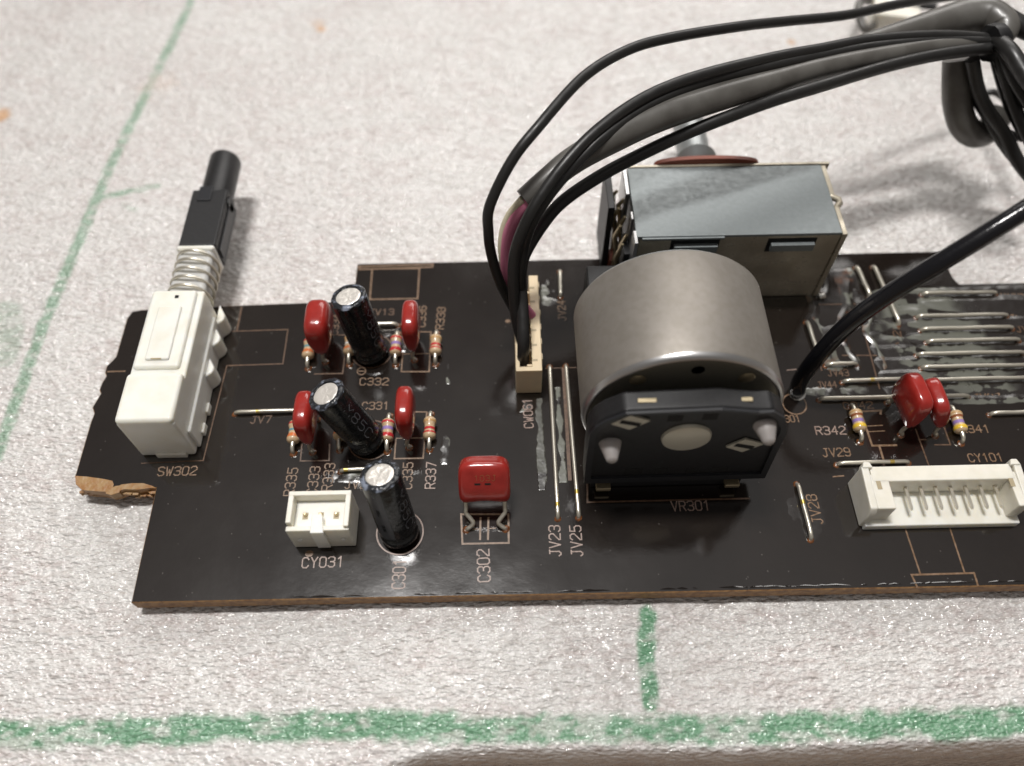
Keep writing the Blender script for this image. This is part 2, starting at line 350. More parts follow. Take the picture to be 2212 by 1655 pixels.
# chipped corner where the lacquer has flaked off the brown core
def flat(poly, z, name, mat, par=board, h=.03):
    q = MB(); q.prism(poly, z-h, z); return q.build(name, mat, par)
ch = MB()
for poly in ([(162, 1028), (190, 1030), (225, 1035), (243, 1039), (246, 1047), (240, 1063), (215, 1062), (178, 1059), (164, 1046)],
             [(243, 1057), (262, 1047), (285, 1044), (310, 1044), (330, 1050), (337, 1055), (325, 1054), (300, 1058), (268, 1057), (252, 1063)],
             [(233, 1057), (250, 1050), (262, 1049), (258, 1064), (240, 1070), (228, 1066)]):
    pp = [P2(*p) for p in poly]; ch.prism(pp, -1.2, .03+.03*random.random())
rc = random.Random(8)
for _ in range(26):
    px_ = rc.uniform(166, 330); c0 = P2(px_, 1060 if px_ > 240 else 1057); l_ = rc.uniform(.5, 1.8); z_ = rc.uniform(-1.9, -.9)
    ch.prism([(c0[0]-l_/2, c0[1]+.3), (c0[0]+l_/2, c0[1]+.3), (c0[0]+l_/2-rc.uniform(.1, .5), c0[1]-rc.uniform(.0, .35)), (c0[0]-l_/2+rc.uniform(0, .5), c0[1]-rc.uniform(0, .3))], z_, z_+rc.uniform(.15, .4))
ch.build('chipped_edge', 'core_pale', board, bevel=.08)
# rough dark varnish bead and burrs along the front edge
bead = MB(); fy = P2(1106, 1286)[1]
rnd = random.Random(3)
for k in range(46):
    x = rnd.uniform(-30, 66); l = rnd.uniform(.8, 4.5)
    bead.tube([(x, fy+.25+.2*rnd.random(), -.06), (x+l*.5, fy+.4, .02), (x+l, fy+.3, -.06)], [.05, rnd.uniform(.08, .17), .05], 7)
tag(bead.build('edge_varnish', 'lacquer', board, smooth=True), kind='stuff')
# ---- printed lines
def ribbon(q, a, b_, w, z=.012, dz=.006):
    a = Vector(a[:2]); b_ = Vector(b_[:2]); d_ = (b_-a)
    if d_.length < 1e-6: return
    d_.normalize(); nn = Vector((-d_.y, d_.x))*w/2; a = a-d_*w*.45; b_ = b_+d_*w*.45
    q.add([(*(a-nn), z), (*(b_-nn), z), (*(b_+nn), z), (*(a+nn), z), (*(a-nn), z-dz), (*(b_-nn), z-dz), (*(b_+nn), z-dz), (*(a+nn), z-dz)],
          [(0, 1, 2, 3), (0, 4, 5, 1), (1, 5, 6, 2), (2, 6, 7, 3), (3, 7, 4, 0)])
ZL = [0.010]
def outline(pts, w=.2, mat='silk', close=False, name='printed_outline'):
    q = MB(); P = [P2(*p) for p in pts]+([P2(*pts[0])] if close else []); zz = ZL[0]
    for i, (a, b_) in enumerate(zip(P[:-1], P[1:])): ribbon(q, a, b_, w, zz+.001*(i % 2))
    ZL[0] += .0004
    return q.build(name, mat, board)
outline([(804, 581), (906, 580), (902, 645), (799, 647)], .26, 'silk', True)
outline([(776, 576), (935, 571), (934, 577), (776, 582)], .3, 'silk', True)
outline([(465, 717), (622, 712), (611, 786), (490, 790), (439, 995), (306, 1001)], .18, 'silk_dark')
outline([(522, 664), (512, 713)], .25, 'silk_dark'); outline([(232, 803), (270, 802)], .2, 'silk')
outline([(751, 725), (740, 807), (680, 808)], .2, 'silk_dark'); outline([(718, 724), (751, 724)], .2, 'silk_dark')
outline([(931, 717), (927, 803), (867, 803), (870, 760)], .22); outline([(900, 717), (931, 717)], .2); outline([(870, 765), (929, 764)], .14)
outline([(652, 960), (649, 996), (711, 995), (712, 960)], .2, 'silk_dark')
outline([(922, 891), (914, 990), (852, 991), (855, 950)], .22); outline([(898, 890), (922, 890)], .2); outline([(856, 947), (918, 946)], .14)
outline([(996, 1111), (1098, 1111), (1099, 1173), (999, 1175)], .26, 'silk', True)
outline([(1038, 1119), (1037, 1165)], .26); outline([(1055, 1119), (1054, 1165)], .26); outline([(1022, 1143), (1037, 1143)], .16); outline([(1055, 1142), (1070, 1141)], .16)
outline([(1269, 1040), (1269, 1085), (1618, 1077)], .24, 'silk_dark')
outline([(1217, 796), (1231, 1035)], .5, 'silk_dark'); outline([(1178, 796), (1245, 794)], .12, 'silk_dark')
outline([(1859, 889), (1903, 887), (1902, 894)], .3); outline([(1859, 889), (1884, 963), (1936, 962)], .3); outline([(1867, 921), (1906, 919)], .14); outline([(1872, 933), (1911, 931)], .14)
outline([(1900, 966), (1908, 992)], .3); outline([(1908, 1002), (1914, 1014)], .3, 'silk_pale'); outline([(1978, 928), (2010, 1016)], .2, 'silk_dark')
outline([(2019, 961), (2053, 961), (2040, 925)], .2, 'silk_dark'); outline([(1985, 950), (2000, 950)], .2, 'silk_dark')
outline([(1956, 1144), (1988, 1240)], .22); outline([(2052, 1142), (2084, 1239)], .22); outline([(1981, 1268), (1969, 1242), (2104, 1238), (2112, 1264)], .24)
outline([(1800, 1030), (1822, 1028)], .2); outline([(1820, 768), (1894, 768), (1886, 724)], .2, 'silk_dark')
outline([(1700, 800), (1720, 798)], .14, 'silk_pale'); outline([(1757, 742), (1775, 800)], .2, 'silk_dark')
outline([(1770, 658), (1850, 657), (1862, 700), (1900, 840)], .2, 'silk_dark'); outline([(1920, 640), (1935, 690)], .2, 'silk_dark')
def ring(px, py, r_, w, mat='silk', a0=0, a1=360, name='printed_ring'):
    c0 = P2(px, py); q = MB(); k = 40; A = [math.radians(a0+(a1-a0)*i/k) for i in range(k+1)]; zz = ZL[0]; ZL[0] += .0004
    vs = [(c0[0]+math.cos(a)*rr, c0[1]+math.sin(a)*rr, z) for a in A for rr in (r_-w/2, r_+w/2) for z in (zz,)]
    q.add(vs, [(2*i, 2*i+1, 2*i+3, 2*i+2) for i in range(k)]); return q.build(name, mat, board)
ring(864, 1150, 3.05, .2, 'silk_pale'); ring(803, 758, 3.1, .2, 'silk_dark'); ring(800, 950, 3.1, .2, 'silk_dark'); ring(1716, 873, 1.7, .22, 'silk')
ring(781, 802, .62, .16, 'silk'); outline([(773, 802), (789, 802)], .16)
def disc(px, py, r_, mat='silk'):
    c0 = P2(px, py); q = MB(); q.add([(c0[0]+math.cos(a)*r_, c0[1]+math.sin(a)*r_*.8, .02) for a in [2*PI*i/16 for i in range(16)]], [tuple(range(16))]); return q.build('printed_dot', mat, board)
disc(1097, 694, .42); disc(2113, 1014, .5); disc(668, 1196, .55); outline([(2136, 1014), (2150, 1013)], .4)
# ---- stroke lettering
F = {'0': [[(0, 1), (0, 5), (1, 6), (3, 6), (4, 5), (4, 1), (3, 0), (1, 0), (0, 1)]], '1': [[(.8, 4.8), (2.2, 6), (2.2, 0)]],
     '2': [[(0, 5), (1, 6), (3, 6), (4, 5), (4, 3.8), (0, .8), (0, 0), (4, 0)]], '3': [[(0, 5.2), (1, 6), (3, 6), (4, 5.2), (4, 3.8), (3, 3.1), (1.4, 3.1)], [(3, 3.1), (4, 2.3), (4, .8), (3, 0), (1, 0), (0, .8)]],
     '4': [[(3, 0), (3, 6), (0, 2), (4, 2)]], '5': [[(4, 6), (.4, 6), (.2, 3.4), (3, 3.6), (4, 2.6), (4, .9), (3, 0), (1, 0), (0, .8)]],
     '6': [[(3.8, 5.4), (3, 6), (1, 6), (0, 5), (0, 1), (1, 0), (3, 0), (4, 1), (4, 2.6), (3, 3.5), (0, 3.2)]], '7': [[(0, 6), (4, 6), (1.4, 0)]],
     '8': [[(1, 3.2), (0, 4), (0, 5.2), (1, 6), (3, 6), (4, 5.2), (4, 4), (3, 3.2), (1, 3.2), (0, 2.3), (0, .8), (1, 0), (3, 0), (4, .8), (4, 2.3), (3, 3.2)]],
     '9': [[(.2, .6), (1, 0), (3, 0), (4, 1), (4, 5), (3, 6), (1, 6), (0, 5), (0, 3.6), (1, 2.8), (4, 3)]],
     'C': [[(4, 4.8), (3, 6), (1, 6), (0, 5), (0, 1), (1, 0), (3, 0), (4, 1.2)]], 'R': [[(0, 0), (0, 6), (3, 6), (4, 5.2), (4, 3.8), (3, 3), (0, 3)], [(2.2, 3), (4, 0)]],
     'J': [[(1.6, 6), (4, 6)], [(3, 6), (3, 1), (2, 0), (1, 0), (0, 1)]], 'V': [[(0, 6), (2, 0), (4, 6)]], 'W': [[(0, 6), (1, 0), (2, 4), (3, 0), (4, 6)]],
     'S': [[(4, 5.2), (3, 6), (1, 6), (0, 5.2), (0, 4), (1, 3.2), (3, 2.8), (4, 2), (4, .8), (3, 0), (1, 0), (0, .8)]], 'Y': [[(0, 6), (2, 3), (4, 6)], [(2, 3), (2, 0)]]}
def text(s, a, b_, h, mat='silk', w=.17):
    """baseline from photo point a to photo point b_, letter height h mm"""
    A = Vector(P2(*a)); B = Vector(P2(*b_)); d_ = (B-A); Lg = d_.length; d_.normalize(); nn = Vector((-d_.y, d_.x))
    adv = (Lg)/(len(s)-.28); cw = adv*.72/4; q = MB(); k = 0
    for i, chh in enumerate(s):
        for st in F[chh]:
            P = [A+d_*(i*adv+x*cw)+nn*(y*h/6) for x, y in st]
            for p, r_ in zip(P[:-1], P[1:]):
                ribbon(q, p, r_, w, ZL[0]+.0012*(k % 4)); k += 1
    ZL[0] += .0003
    o = q.build('printed_text', mat, board); o['label'] = 'printed marking reading '+s; return o
for s, a, b_, h, mt in [('C332', (777, 832), (838, 832), 1.2, 'silk'), ('C331', (782, 885), (839, 884), 1.2, 'silk'), ('JV7', (541, 915), (585, 913), 1.1, 'silk_dark'),
        ('JV13', (797, 681), (850, 680), 1.1, 'silk_dark'), ('SW302', (340, 1028), (423, 1026), 1.3, 'silk'), ('CY031', (652, 1227), (741, 1224), 1.35, 'silk_pale'),
        ('VR301', (1452, 1104), (1534, 1102), 1.35, 'silk_pale'), ('R342', (1764, 939), (1828, 938), 1.25, 'silk_pale'), ('R341', (2077, 935), (2139, 934), 1.15, 'silk'),
        ('JV29', (1779, 987), (1838, 985), 1.25, 'silk'), ('CY101', (2095, 998), (2168, 996), 1.2, 'silk'), ('C342', (1824, 884), (1887, 882), 1.1, 'silk'),
        ('JV27', (2107, 866), (2164, 864), 1.1, 'silk'), ('JV45', (2157, 643), (2212, 642), 1.1, 'silk'), ('JV46', (2184, 693), (2240, 692), 1.1, 'silk'), ('JV47', (2198, 718), (2250, 717), 1.1, 'silk_dark'),
        ('W301', (1686, 913), (1729, 911), 1.1, 'silk'), ('JV43', (1790, 813), (1834, 812), 1.1, 'silk_dark'), ('JV44', (1768, 838), (1808, 837), 1.0, 'silk_dark'), ('JV5', (745, 1056), (790, 1055), 1.2, 'silk'),
        ('C302', (1059, 1256), (1056, 1187), 1.55, 'silk_pale'), ('C301', (874, 1271), (877, 1209), 1.6, 'silk_pale'), ('JV23', (1212, 1201), (1209, 1136), 1.45, 'silk_pale'),
        ('JV25', (1259, 1201), (1254, 1136), 1.45, 'silk_pale'), ('CW061', (1152, 924), (1148, 862), 1.25, 'silk_pale'), ('JV24', (1223, 692), (1220, 650), 1.15, 'silk'),
        ('JV28', (1778, 1131), (1762, 1069), 1.35, 'silk'), ('R338', (958, 711), (962, 665), 1.2, 'silk'), ('C336', (918, 706), (921, 662), 1.1, 'silk'),
        ('R337', (939, 1055), (942, 999), 1.3, 'silk_pale'), ('C335', (889, 1056), (892, 1000), 1.3, 'silk'), ('R335', (634, 1071), (644, 1012), 1.35, 'silk'),
        ('C333', (683, 1069), (692, 1009), 1.35, 'silk'), ('R333', (716, 1060), (724, 1002), 1.35, 'silk'), ('C334', (729, 724), (735, 680), 1.0, 'silk_dark'), ('JV22', (1955, 760), (1940, 700), 1.1, 'silk_dark')]:
    text(s, a, b_, h, mt)
# ---- varnish puddles: low height fields that rise out of the lacquer where the varnish pooled
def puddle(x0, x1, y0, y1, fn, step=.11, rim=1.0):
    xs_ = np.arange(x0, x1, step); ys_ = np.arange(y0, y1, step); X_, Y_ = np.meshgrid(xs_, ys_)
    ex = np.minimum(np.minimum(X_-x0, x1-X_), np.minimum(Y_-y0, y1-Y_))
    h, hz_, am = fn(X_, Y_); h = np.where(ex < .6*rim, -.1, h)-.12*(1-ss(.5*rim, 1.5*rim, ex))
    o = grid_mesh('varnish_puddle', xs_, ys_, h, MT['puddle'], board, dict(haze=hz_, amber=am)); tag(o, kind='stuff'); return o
ARR = [((1993, 636), (2151, 634)), ((1981, 685), (2175, 682)), ((1990, 713), (2187, 709)), ((2003, 739), (2201, 735)), ((1982, 767), (2212, 763)), ((1992, 795), (2226, 791)), ((2001, 823), (2238, 818))]
AY = [un(*a, .4).y for a, b_ in ARR]
def f_arr(X_, Y_):
    ysort = sorted(AY+[AY[0]+2.2, AY[-1]-2.3, AY[-1]-4.6]); h = np.zeros_like(X_)
    Yw = Y_+(fbm(X_, Y_, 2.4, 2, 1)-.5)*.5
    for a, b_ in zip(ysort[:-1], ysort[1:]):
        t = (Yw-a)/(b_-a); inn = (t >= 0) & (t < 1); w = b_-a
        prof = np.where(t < .72, t/.72*.17*w*.72, .17*w*.72*(1-(t-.72)/.28))
        h = np.where(inn, prof, h)
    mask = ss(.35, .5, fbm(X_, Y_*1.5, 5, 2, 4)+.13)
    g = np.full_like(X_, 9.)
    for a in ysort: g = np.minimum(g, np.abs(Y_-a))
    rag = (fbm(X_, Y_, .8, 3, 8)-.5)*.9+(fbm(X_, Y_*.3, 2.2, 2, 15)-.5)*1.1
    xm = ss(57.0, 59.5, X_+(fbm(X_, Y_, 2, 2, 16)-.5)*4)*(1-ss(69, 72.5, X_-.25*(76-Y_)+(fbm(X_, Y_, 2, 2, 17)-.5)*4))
    hz_ = ss(.58, .80, g+rag*1.5+.04)*xm*.75  # reflection patches between the links, painted in as haze colour
    h = h*mask*.38+(fbm(X_, Y_, 1.2, 2, 7)-.5)*.05*mask-.03*(1-mask)+.02
    return h, hz_, np.zeros_like(X_)
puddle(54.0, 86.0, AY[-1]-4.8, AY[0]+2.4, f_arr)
def f_mess(X_, Y_):
    n1 = fbm(X_, Y_*.6, 3.2, 2, 21); h = (np.abs(n1-.5)*-2.2+.26)*.7; h = np.maximum(h, -.05)+(fbm(X_, Y_, 2.0, 1, 23)-.5)*.06
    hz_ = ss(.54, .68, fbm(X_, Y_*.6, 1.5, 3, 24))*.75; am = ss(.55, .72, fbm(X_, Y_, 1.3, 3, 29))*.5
    return h, hz_, am
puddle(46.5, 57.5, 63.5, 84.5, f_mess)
def f_soft(k, amp=.16, hz0=.5):
    def g(X_, Y_):
        xr = np.minimum(X_-X_.min(), X_.max()-X_)/(X_.max()-X_.min())*2; yr = np.minimum(Y_-Y_.min(), Y_.max()-Y_)/(Y_.max()-Y_.min())*2
        e_ = ss(0, .6, xr)*ss(0, .6, yr)
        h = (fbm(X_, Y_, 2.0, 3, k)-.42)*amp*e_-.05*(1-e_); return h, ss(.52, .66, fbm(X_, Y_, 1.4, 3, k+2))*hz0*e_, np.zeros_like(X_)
    return g
def f_smear(k):     # dull grey-green flux smear running along the long jumpers
    def g(X_, Y_):
        xr = np.abs(X_-X_.mean())/(X_.max()-X_.min())*2; w = .05+1.25*fbm(X_, Y_, 2.2, 4, k)
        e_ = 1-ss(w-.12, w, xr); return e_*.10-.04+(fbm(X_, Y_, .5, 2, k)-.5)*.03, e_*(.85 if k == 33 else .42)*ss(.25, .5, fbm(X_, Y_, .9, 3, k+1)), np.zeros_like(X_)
    return g
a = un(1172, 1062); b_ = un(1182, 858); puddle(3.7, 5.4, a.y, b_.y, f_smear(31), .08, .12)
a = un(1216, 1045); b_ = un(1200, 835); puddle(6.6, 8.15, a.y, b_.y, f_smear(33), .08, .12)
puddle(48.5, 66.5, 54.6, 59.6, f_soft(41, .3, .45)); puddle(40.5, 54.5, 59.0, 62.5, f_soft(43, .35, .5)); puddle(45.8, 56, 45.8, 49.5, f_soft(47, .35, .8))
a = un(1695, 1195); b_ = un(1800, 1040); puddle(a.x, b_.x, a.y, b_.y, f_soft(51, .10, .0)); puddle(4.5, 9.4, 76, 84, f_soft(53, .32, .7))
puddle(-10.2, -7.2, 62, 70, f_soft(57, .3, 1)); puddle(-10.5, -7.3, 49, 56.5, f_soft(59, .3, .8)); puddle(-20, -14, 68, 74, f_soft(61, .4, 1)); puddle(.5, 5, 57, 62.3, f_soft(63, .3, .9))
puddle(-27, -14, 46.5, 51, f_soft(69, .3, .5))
# ------------------------------------------------------------------ wire links
def eyelet(par, p, r_=.42, mat='amber'):
    q = MB(); q.lathe([(r_*1.15, -.02), (r_*1.0, .07), (r_*.6, .16), (.001, .2)], p, seg=14, wob=.12); return q.build('solder_flux', mat, par, smooth=True)
def jumper(a, b_, label, r_=.29, z=.62, group='bare wire links on the board', bandpos=None, mat='tin', stretch=0):
    A = un(*a, z*.4); B = un(*b_, z*.4); C = (A+B)/2; C.z = 0
    t = thing('wire_link', C, label, 'wire link', group); A = A-C; B = B-C; A.z = B.z = 0; d_ = (B-A).normalized()
    path = [A+Vector((0, 0, -.9)), A+Vector((0, 0, .1)), A+d_*.18+Vector((0, 0, z*.75)), A+d_*.7+Vector((0, 0, z))]
    ln = (B-A).length
    for k in range(1, 5): path.append(A+d_*(.7+(ln-1.4)*k/5)+Vector((0, 0, z+.05*math.sin(k*1.7+ln))))
    path += [B-d_*.7+Vector((0, 0, z)), B-d_*.18+Vector((0, 0, z*.75)), B+Vector((0, 0, .1)), B+Vector((0, 0, -.9))]
    q = MB(); q.tube(path, r_, 12); q.build('wire', mat, t, smooth=True)
    eyelet(t, A-d_*.1); eyelet(t, B+d_*.1)
    if bandpos is not None:
        q = MB(); c0 = A+d_*(ln*bandpos)+Vector((0, 0, z)); q.tube([c0-d_*.3, c0+d_*.3], r_*1.05, 12, True); q.build('yellow_stain', 'tin_yellow', t, smooth=True)
    return t
jumper((508, 893), (664, 888), 'short wire link right of the white switch, above the print JV7', bandpos=.33)
jumper((780, 703), (858, 702), 'short wire link half hidden by the rear black capacitor, ending at a red capacitor')
jumper((736, 1018), (822, 1014), 'short wire link left of the front black capacitor top', bandpos=.15)
jumper((1209, 586), (1211, 640), 'single short upright wire link beside the print JV24 near the back edge')
jumper((1187, 792), (1205, 1118), 'long upright wire link ending above the print JV23', bandpos=.93)
jumper((1222, 790), (1250, 1116), 'long upright wire link ending above the print JV25, nearest the motor', bandpos=.86)
jumper((1722, 1046), (1752, 1164), 'upright wire link beside the print JV28 with a bright joint', bandpos=.36)
jumper((1810, 1003), (1962, 999), 'wire link just above the left end of the long white socket', bandpos=.75)
jumper((1771, 863), (2092, 857), 'longest horizontal wire link, passing behind the paired red capacitors to JV27')
jumper((1822, 825), (1955, 821), 'wire link between the thick black cable and the paired red capacitors', bandpos=.45)
names = ['topmost', 'second', 'third', 'fourth', 'fifth', 'sixth', 'lowest']
for nm, (a, b_) in zip(names, ARR): jumper(a, b_, nm+' wire link of the stack of parallel links at the right edge')
jumper((2140, 895), (2240, 892), 'wire link at the right edge below the print JV27')
jumper((1786, 789), (1850, 787), 'short wire link poking out below the thick black cable')
jumper((1849, 578), (1878, 641), 'left of two slanting varnished links behind the thick cable', .34)
jumper((1886, 577), (1941, 700), 'right of two slanting varnished links running under the thick cable', .34)
jumper((1742, 696), (1765, 765), 'varnished link between the metal box and the thick cable', .32)
# ------------------------------------------------------------------ resistors
def resistor_mesh(bands):
    t = thing('resistor', (0, 0, 0), 'x', 'resistor', 'small banded resistors lying on the board')
    prof = [(.28, -1.72), (.62, -1.66), (.86, -1.42), (.92, -1.1), (.88, -.8), (.76, -.55), (.74, 0), (.76, .55), (.88, .8), (.92, 1.1), (.86, 1.42), (.62, 1.66), (.28, 1.72)]
    pr_ = np.array([p[1] for p in prof]); rr = np.array([p[0] for p in prof]); R_ = lambda y: float(np.interp(y, pr_, rr))
    q = MB(); q.lathe(prof, (0, 0, 1.05), (0, 1, 0), 24); q.build('body', 'tan', t, smooth=True)
    for y, w, c_ in bands:
        q = MB(); q.lathe([(R_(y+d_)+.018, y+d_) for d_ in np.linspace(-w/2, w/2, 5)], (0, 0, 1.05), (0, 1, 0), 24); o = q.build('band', 'b_'+c_, t, smooth=True); o['label'] = c_+' band'
    for s_ in (-1, 1):
        q = MB(); q.tube([(0, s_*1.6, 1.05), (0, s_*2.1, 1.05), (0, s_*2.45, .98), (0, s_*2.72, .72), (0, s_*2.78, .3), (0, s_*2.78, -.9)], [.36, .3, .29, .29, .29, .29], 12); q.build('lead', 'tin', t, smooth=True)
        eyelet(t, Vector((0, s_*2.85, 0)), .5)
    return t
def rpos(hole): p = un(*hole, 0); return (p.x, p.y+2.85, 0)
A_ = resistor_mesh([(1.15, .3, 'red'), (.1, .36, 'teal'), (-.75, .6, 'orange')]); A_.location = rpos((634, 980)); A_['label'] = 'front row resistor with red, teal and orange bands, left of its red capacitor'
copy_thing(A_, rpos((666, 796)), 'rear row resistor with red, teal and orange bands, left of its red capacitor')
B_ = resistor_mesh([(1.1, .36, 'red'), (.1, .5, 'violet'), (-1.0, .62, 'red')]); B_.location = rpos((837, 976)); B_['label'] = 'front row resistor with red and violet bands, right of the leaning black capacitor'
copy_thing(B_, rpos((855, 789)), 'rear row resistor with red and violet bands, right of the rear black capacitor')
C_ = resistor_mesh([(.95, .3, 'gold'), (-.2, .4, 'red'), (-.85, .3, 'red')]); C_.location = rpos((928, 972)); C_['label'] = 'front row resistor with two red bands, rightmost, above the print R337'
copy_thing(C_, rpos((941, 788)), 'rear row resistor with two red bands, rightmost, below the print R338')
D_ = resistor_mesh([(.9, .3, 'gold'), (0, .34, 'white'), (-.85, .5, 'orange')]); D_.location = rpos((755, 788)); D_['label'] = 'resistor with white and orange bands beside the base of the rear black capacitor'
copy_thing(D_, rpos((734, 973)), 'resistor mostly hidden under the leaning black capacitor of the front row')
E_ = resistor_mesh([(1.2, .2, 'gold'), (.65, .3, 'brown'), (-.2, .5, 'violet'), (-1.05, .55, 'yellow')]); E_.location = rpos((1858, 955)); E_['label'] = 'yellow ended resistor beside the print R342, left of the paired red capacitors'
copy_thing(E_, rpos((2076, 958)), 'yellow ended resistor right of the paired red capacitors')
# ------------------------------------------------------------------ electrolytic capacitors
def electrolytic(base, top, L_, label, spin=0, R_=2.5):
    b0 = un(*base, .55); zs = np.linspace(5, 15, 2001); best = min(((abs((un(*top, z)-b0).length-L_), z) for z in zs))[1]
    t_ = un(*top, best); ax = (t_-b0).normalized()
    t = thing('electrolytic_capacitor', b0, label, 'capacitor', 'black electrolytic capacitors')
    q = MB(); q.lathe([(R_*.55, 0), (R_*.93, .02), (R_, .2), (R_*1.01, 1.1), (R_*.93, 1.35), (R_*.93, 1.6), (R_*1.01, 1.9), (R_, 4), (R_, 7), (R_*1.005, L_-.55), (R_*.97, L_-.18), (R_*.88, L_+.02), (R_*.74, L_+.05), (R_*.70, L_-.02), (R_*.70, L_-.25)], (0, 0, 0), ax, 48, wob=.012)
    sl_ = q.build('sleeve', 'sleeve', t, smooth=True, angle=70)
    q = MB(); u = ax.orthogonal().normalized(); w = ax.cross(u); rnd = random.Random(len(label)); vs = []; K = 28
    for j, rr in enumerate([R_*.71, R_*.66, R_*.45, R_*.22]):
        for k in range(K):
            a = 2*PI*k/K; hh = L_-.06+[0, .07, .02, -.02][j]+rnd.uniform(-.07, .07)*(j > 0); vs.append(ax*hh+(u*math.cos(a)+w*math.sin(a))*rr)
    vs.append(ax*(L_-.05)); fs = [(j*K+k, j*K+(k+1) % K, (j+1)*K+(k+1) % K, (j+1)*K+k) for j in range(3) for k in range(K)]+[(3*K+k, 3*K+(k+1) % K, 4*K) for k in range(K)]
    q.add(vs, fs); q.build('aluminium_top', 'alu', t, smooth=True, angle=80)
    # stripe along the sleeve
    q = MB(); side = Vector((math.cos(spin), math.sin(spin), 0)); side = (side-ax*side.dot(ax)).normalized(); per = ax.cross(side); K = 8; vs = []
    for h in (2.0, L_-.5):
        for k in range(K+1):
            a = -.42+.84*k/K; vs.append(ax*h+(side*math.cos(a)+per*math.sin(a))*(R_*1.012))
    q.add(vs, [(k, k+1, K+2+k, K+1+k) for k in range(K)]); q.build('stripe', 'stripe', t, smooth=True)
    q = MB(); vs = []
    for h0 in (3.6, 6.6):
        o_ = len(vs)
        for h in (h0, h0+1.3):
            for k in range(3): a = -.09+.09*k; vs.append(ax*h+(side*math.cos(a)+per*math.sin(a))*(R_*1.02))
    q.add(vs, [(o_+k, o_+k+1, o_+4+k, o_+3+k) for o_ in (0, 6) for k in range(2)]); q.build('minus_mark', 'sleeve', t)
    tdir = (Vector((.85, -.55, 0))); tdir = (tdir-ax*tdir.dot(ax)).normalized(); tper = ax.cross(tdir); q = MB(); F.setdefault('M', [[(0, 0), (0, 6), (2, 3), (4, 6), (4, 0)]])
    for i_, ch_c in enumerate('M85C'):
        for st in F[ch_c]:
            for (xa, ya), (xb, yb) in zip(st[:-1], st[1:]):
                def cyl(x, y, dw): a_ = (y-3)*.085; return ax*(L_-2.2-i_*1.75-x*.3)+(tdir*math.cos(a_)+tper*math.sin(a_))*(R_*1.018)
                pa, pb = cyl(xa, ya, 0), cyl(xb, yb, 0); dd = (pb-pa).normalized(); nn_ = dd.cross(tdir).normalized()*.07
                q.add([pa-nn_, pb-nn_, pb+nn_, pa+nn_], [(0, 1, 2, 3)])
    q.build('printed_value', 'sleeve_print', t)
    # shrunken, frayed collar of the sleeve round the top
    q = MB(); q.lathe([(R_*.99, L_-.5), (R_*1.03, L_-.3), (R_*.99, L_-.02), (R_*.86, L_+.1), (R_*.75, L_+.1)], (0, 0, 0), ax, 60, wob=.035, cap=False); q.build('shrunken_collar', 'frayed', t, smooth=True)
    for s_ in (-1, 1):
        f0 = w*s_*1.0; g = Vector((s_*.0, s_*1.1, -.5)); q = MB(); q.tube([ax*.1+Vector((0, s_*1.0, 0)), Vector((0, s_*1.1, -.1)), Vector((0, s_*1.2, -1.5))], .28, 10); q.build('lead', 'tin', t, smooth=True)
    return t
electrolytic((803, 762), (752, 640), 11.6, 'rear upright black capacitor standing by the print C332', math.radians(-150))
electrolytic((797, 953), (703, 850), 11.6, 'black capacitor leaning left over a red one, by the print C331', math.radians(160))
electrolytic((865, 1153), (820, 1025), 11.8, 'frontmost black capacitor standing in a printed ring by the print C301', math.radians(-110), 2.5)
# ------------------------------------------------------------------ red dipped film capacitors
def superbox(a, b_, c_, n_=3.4, k=14, arch=0., taper=0.):
    vs, fs = [], []; idx = {}
    def V(p):
        key = tuple(round(x, 5) for x in p)
        if key in idx: return idx[key]
        v = Vector(p); s = (abs(v.x)**n_+abs(v.y)**n_+abs(v.z)**n_)**(1/n_); v = v/s; x, y, z = v.x*a, v.y*b_, v.z*c_
        if z < 0:
            z += arch*(1-min(1, abs(x/a))**2)*(abs(z)/c_)**2; f_ = 1-taper*(abs(z)/c_)**1.5; y *= f_
        idx[key] = len(vs); vs.append((x, y, z)); return idx[key]
    for ax_ in range(3):
        for s in (-1, 1):
            for i in range(k):
                for j in range(k):
                    q = []
                    for di, dj in ((0, 0), (1, 0), (1, 1), (0, 1)):
                        u = math.tan((-1+2*(i+di)/k)*PI/4); w = math.tan((-1+2*(j+dj)/k)*PI/4); p = [0, 0, 0]; p[ax_] = s; p[(ax_+1) % 3] = u; p[(ax_+2) % 3] = w; q.append(V(p))
                    fs.append(tuple(q))
    return vs, fs
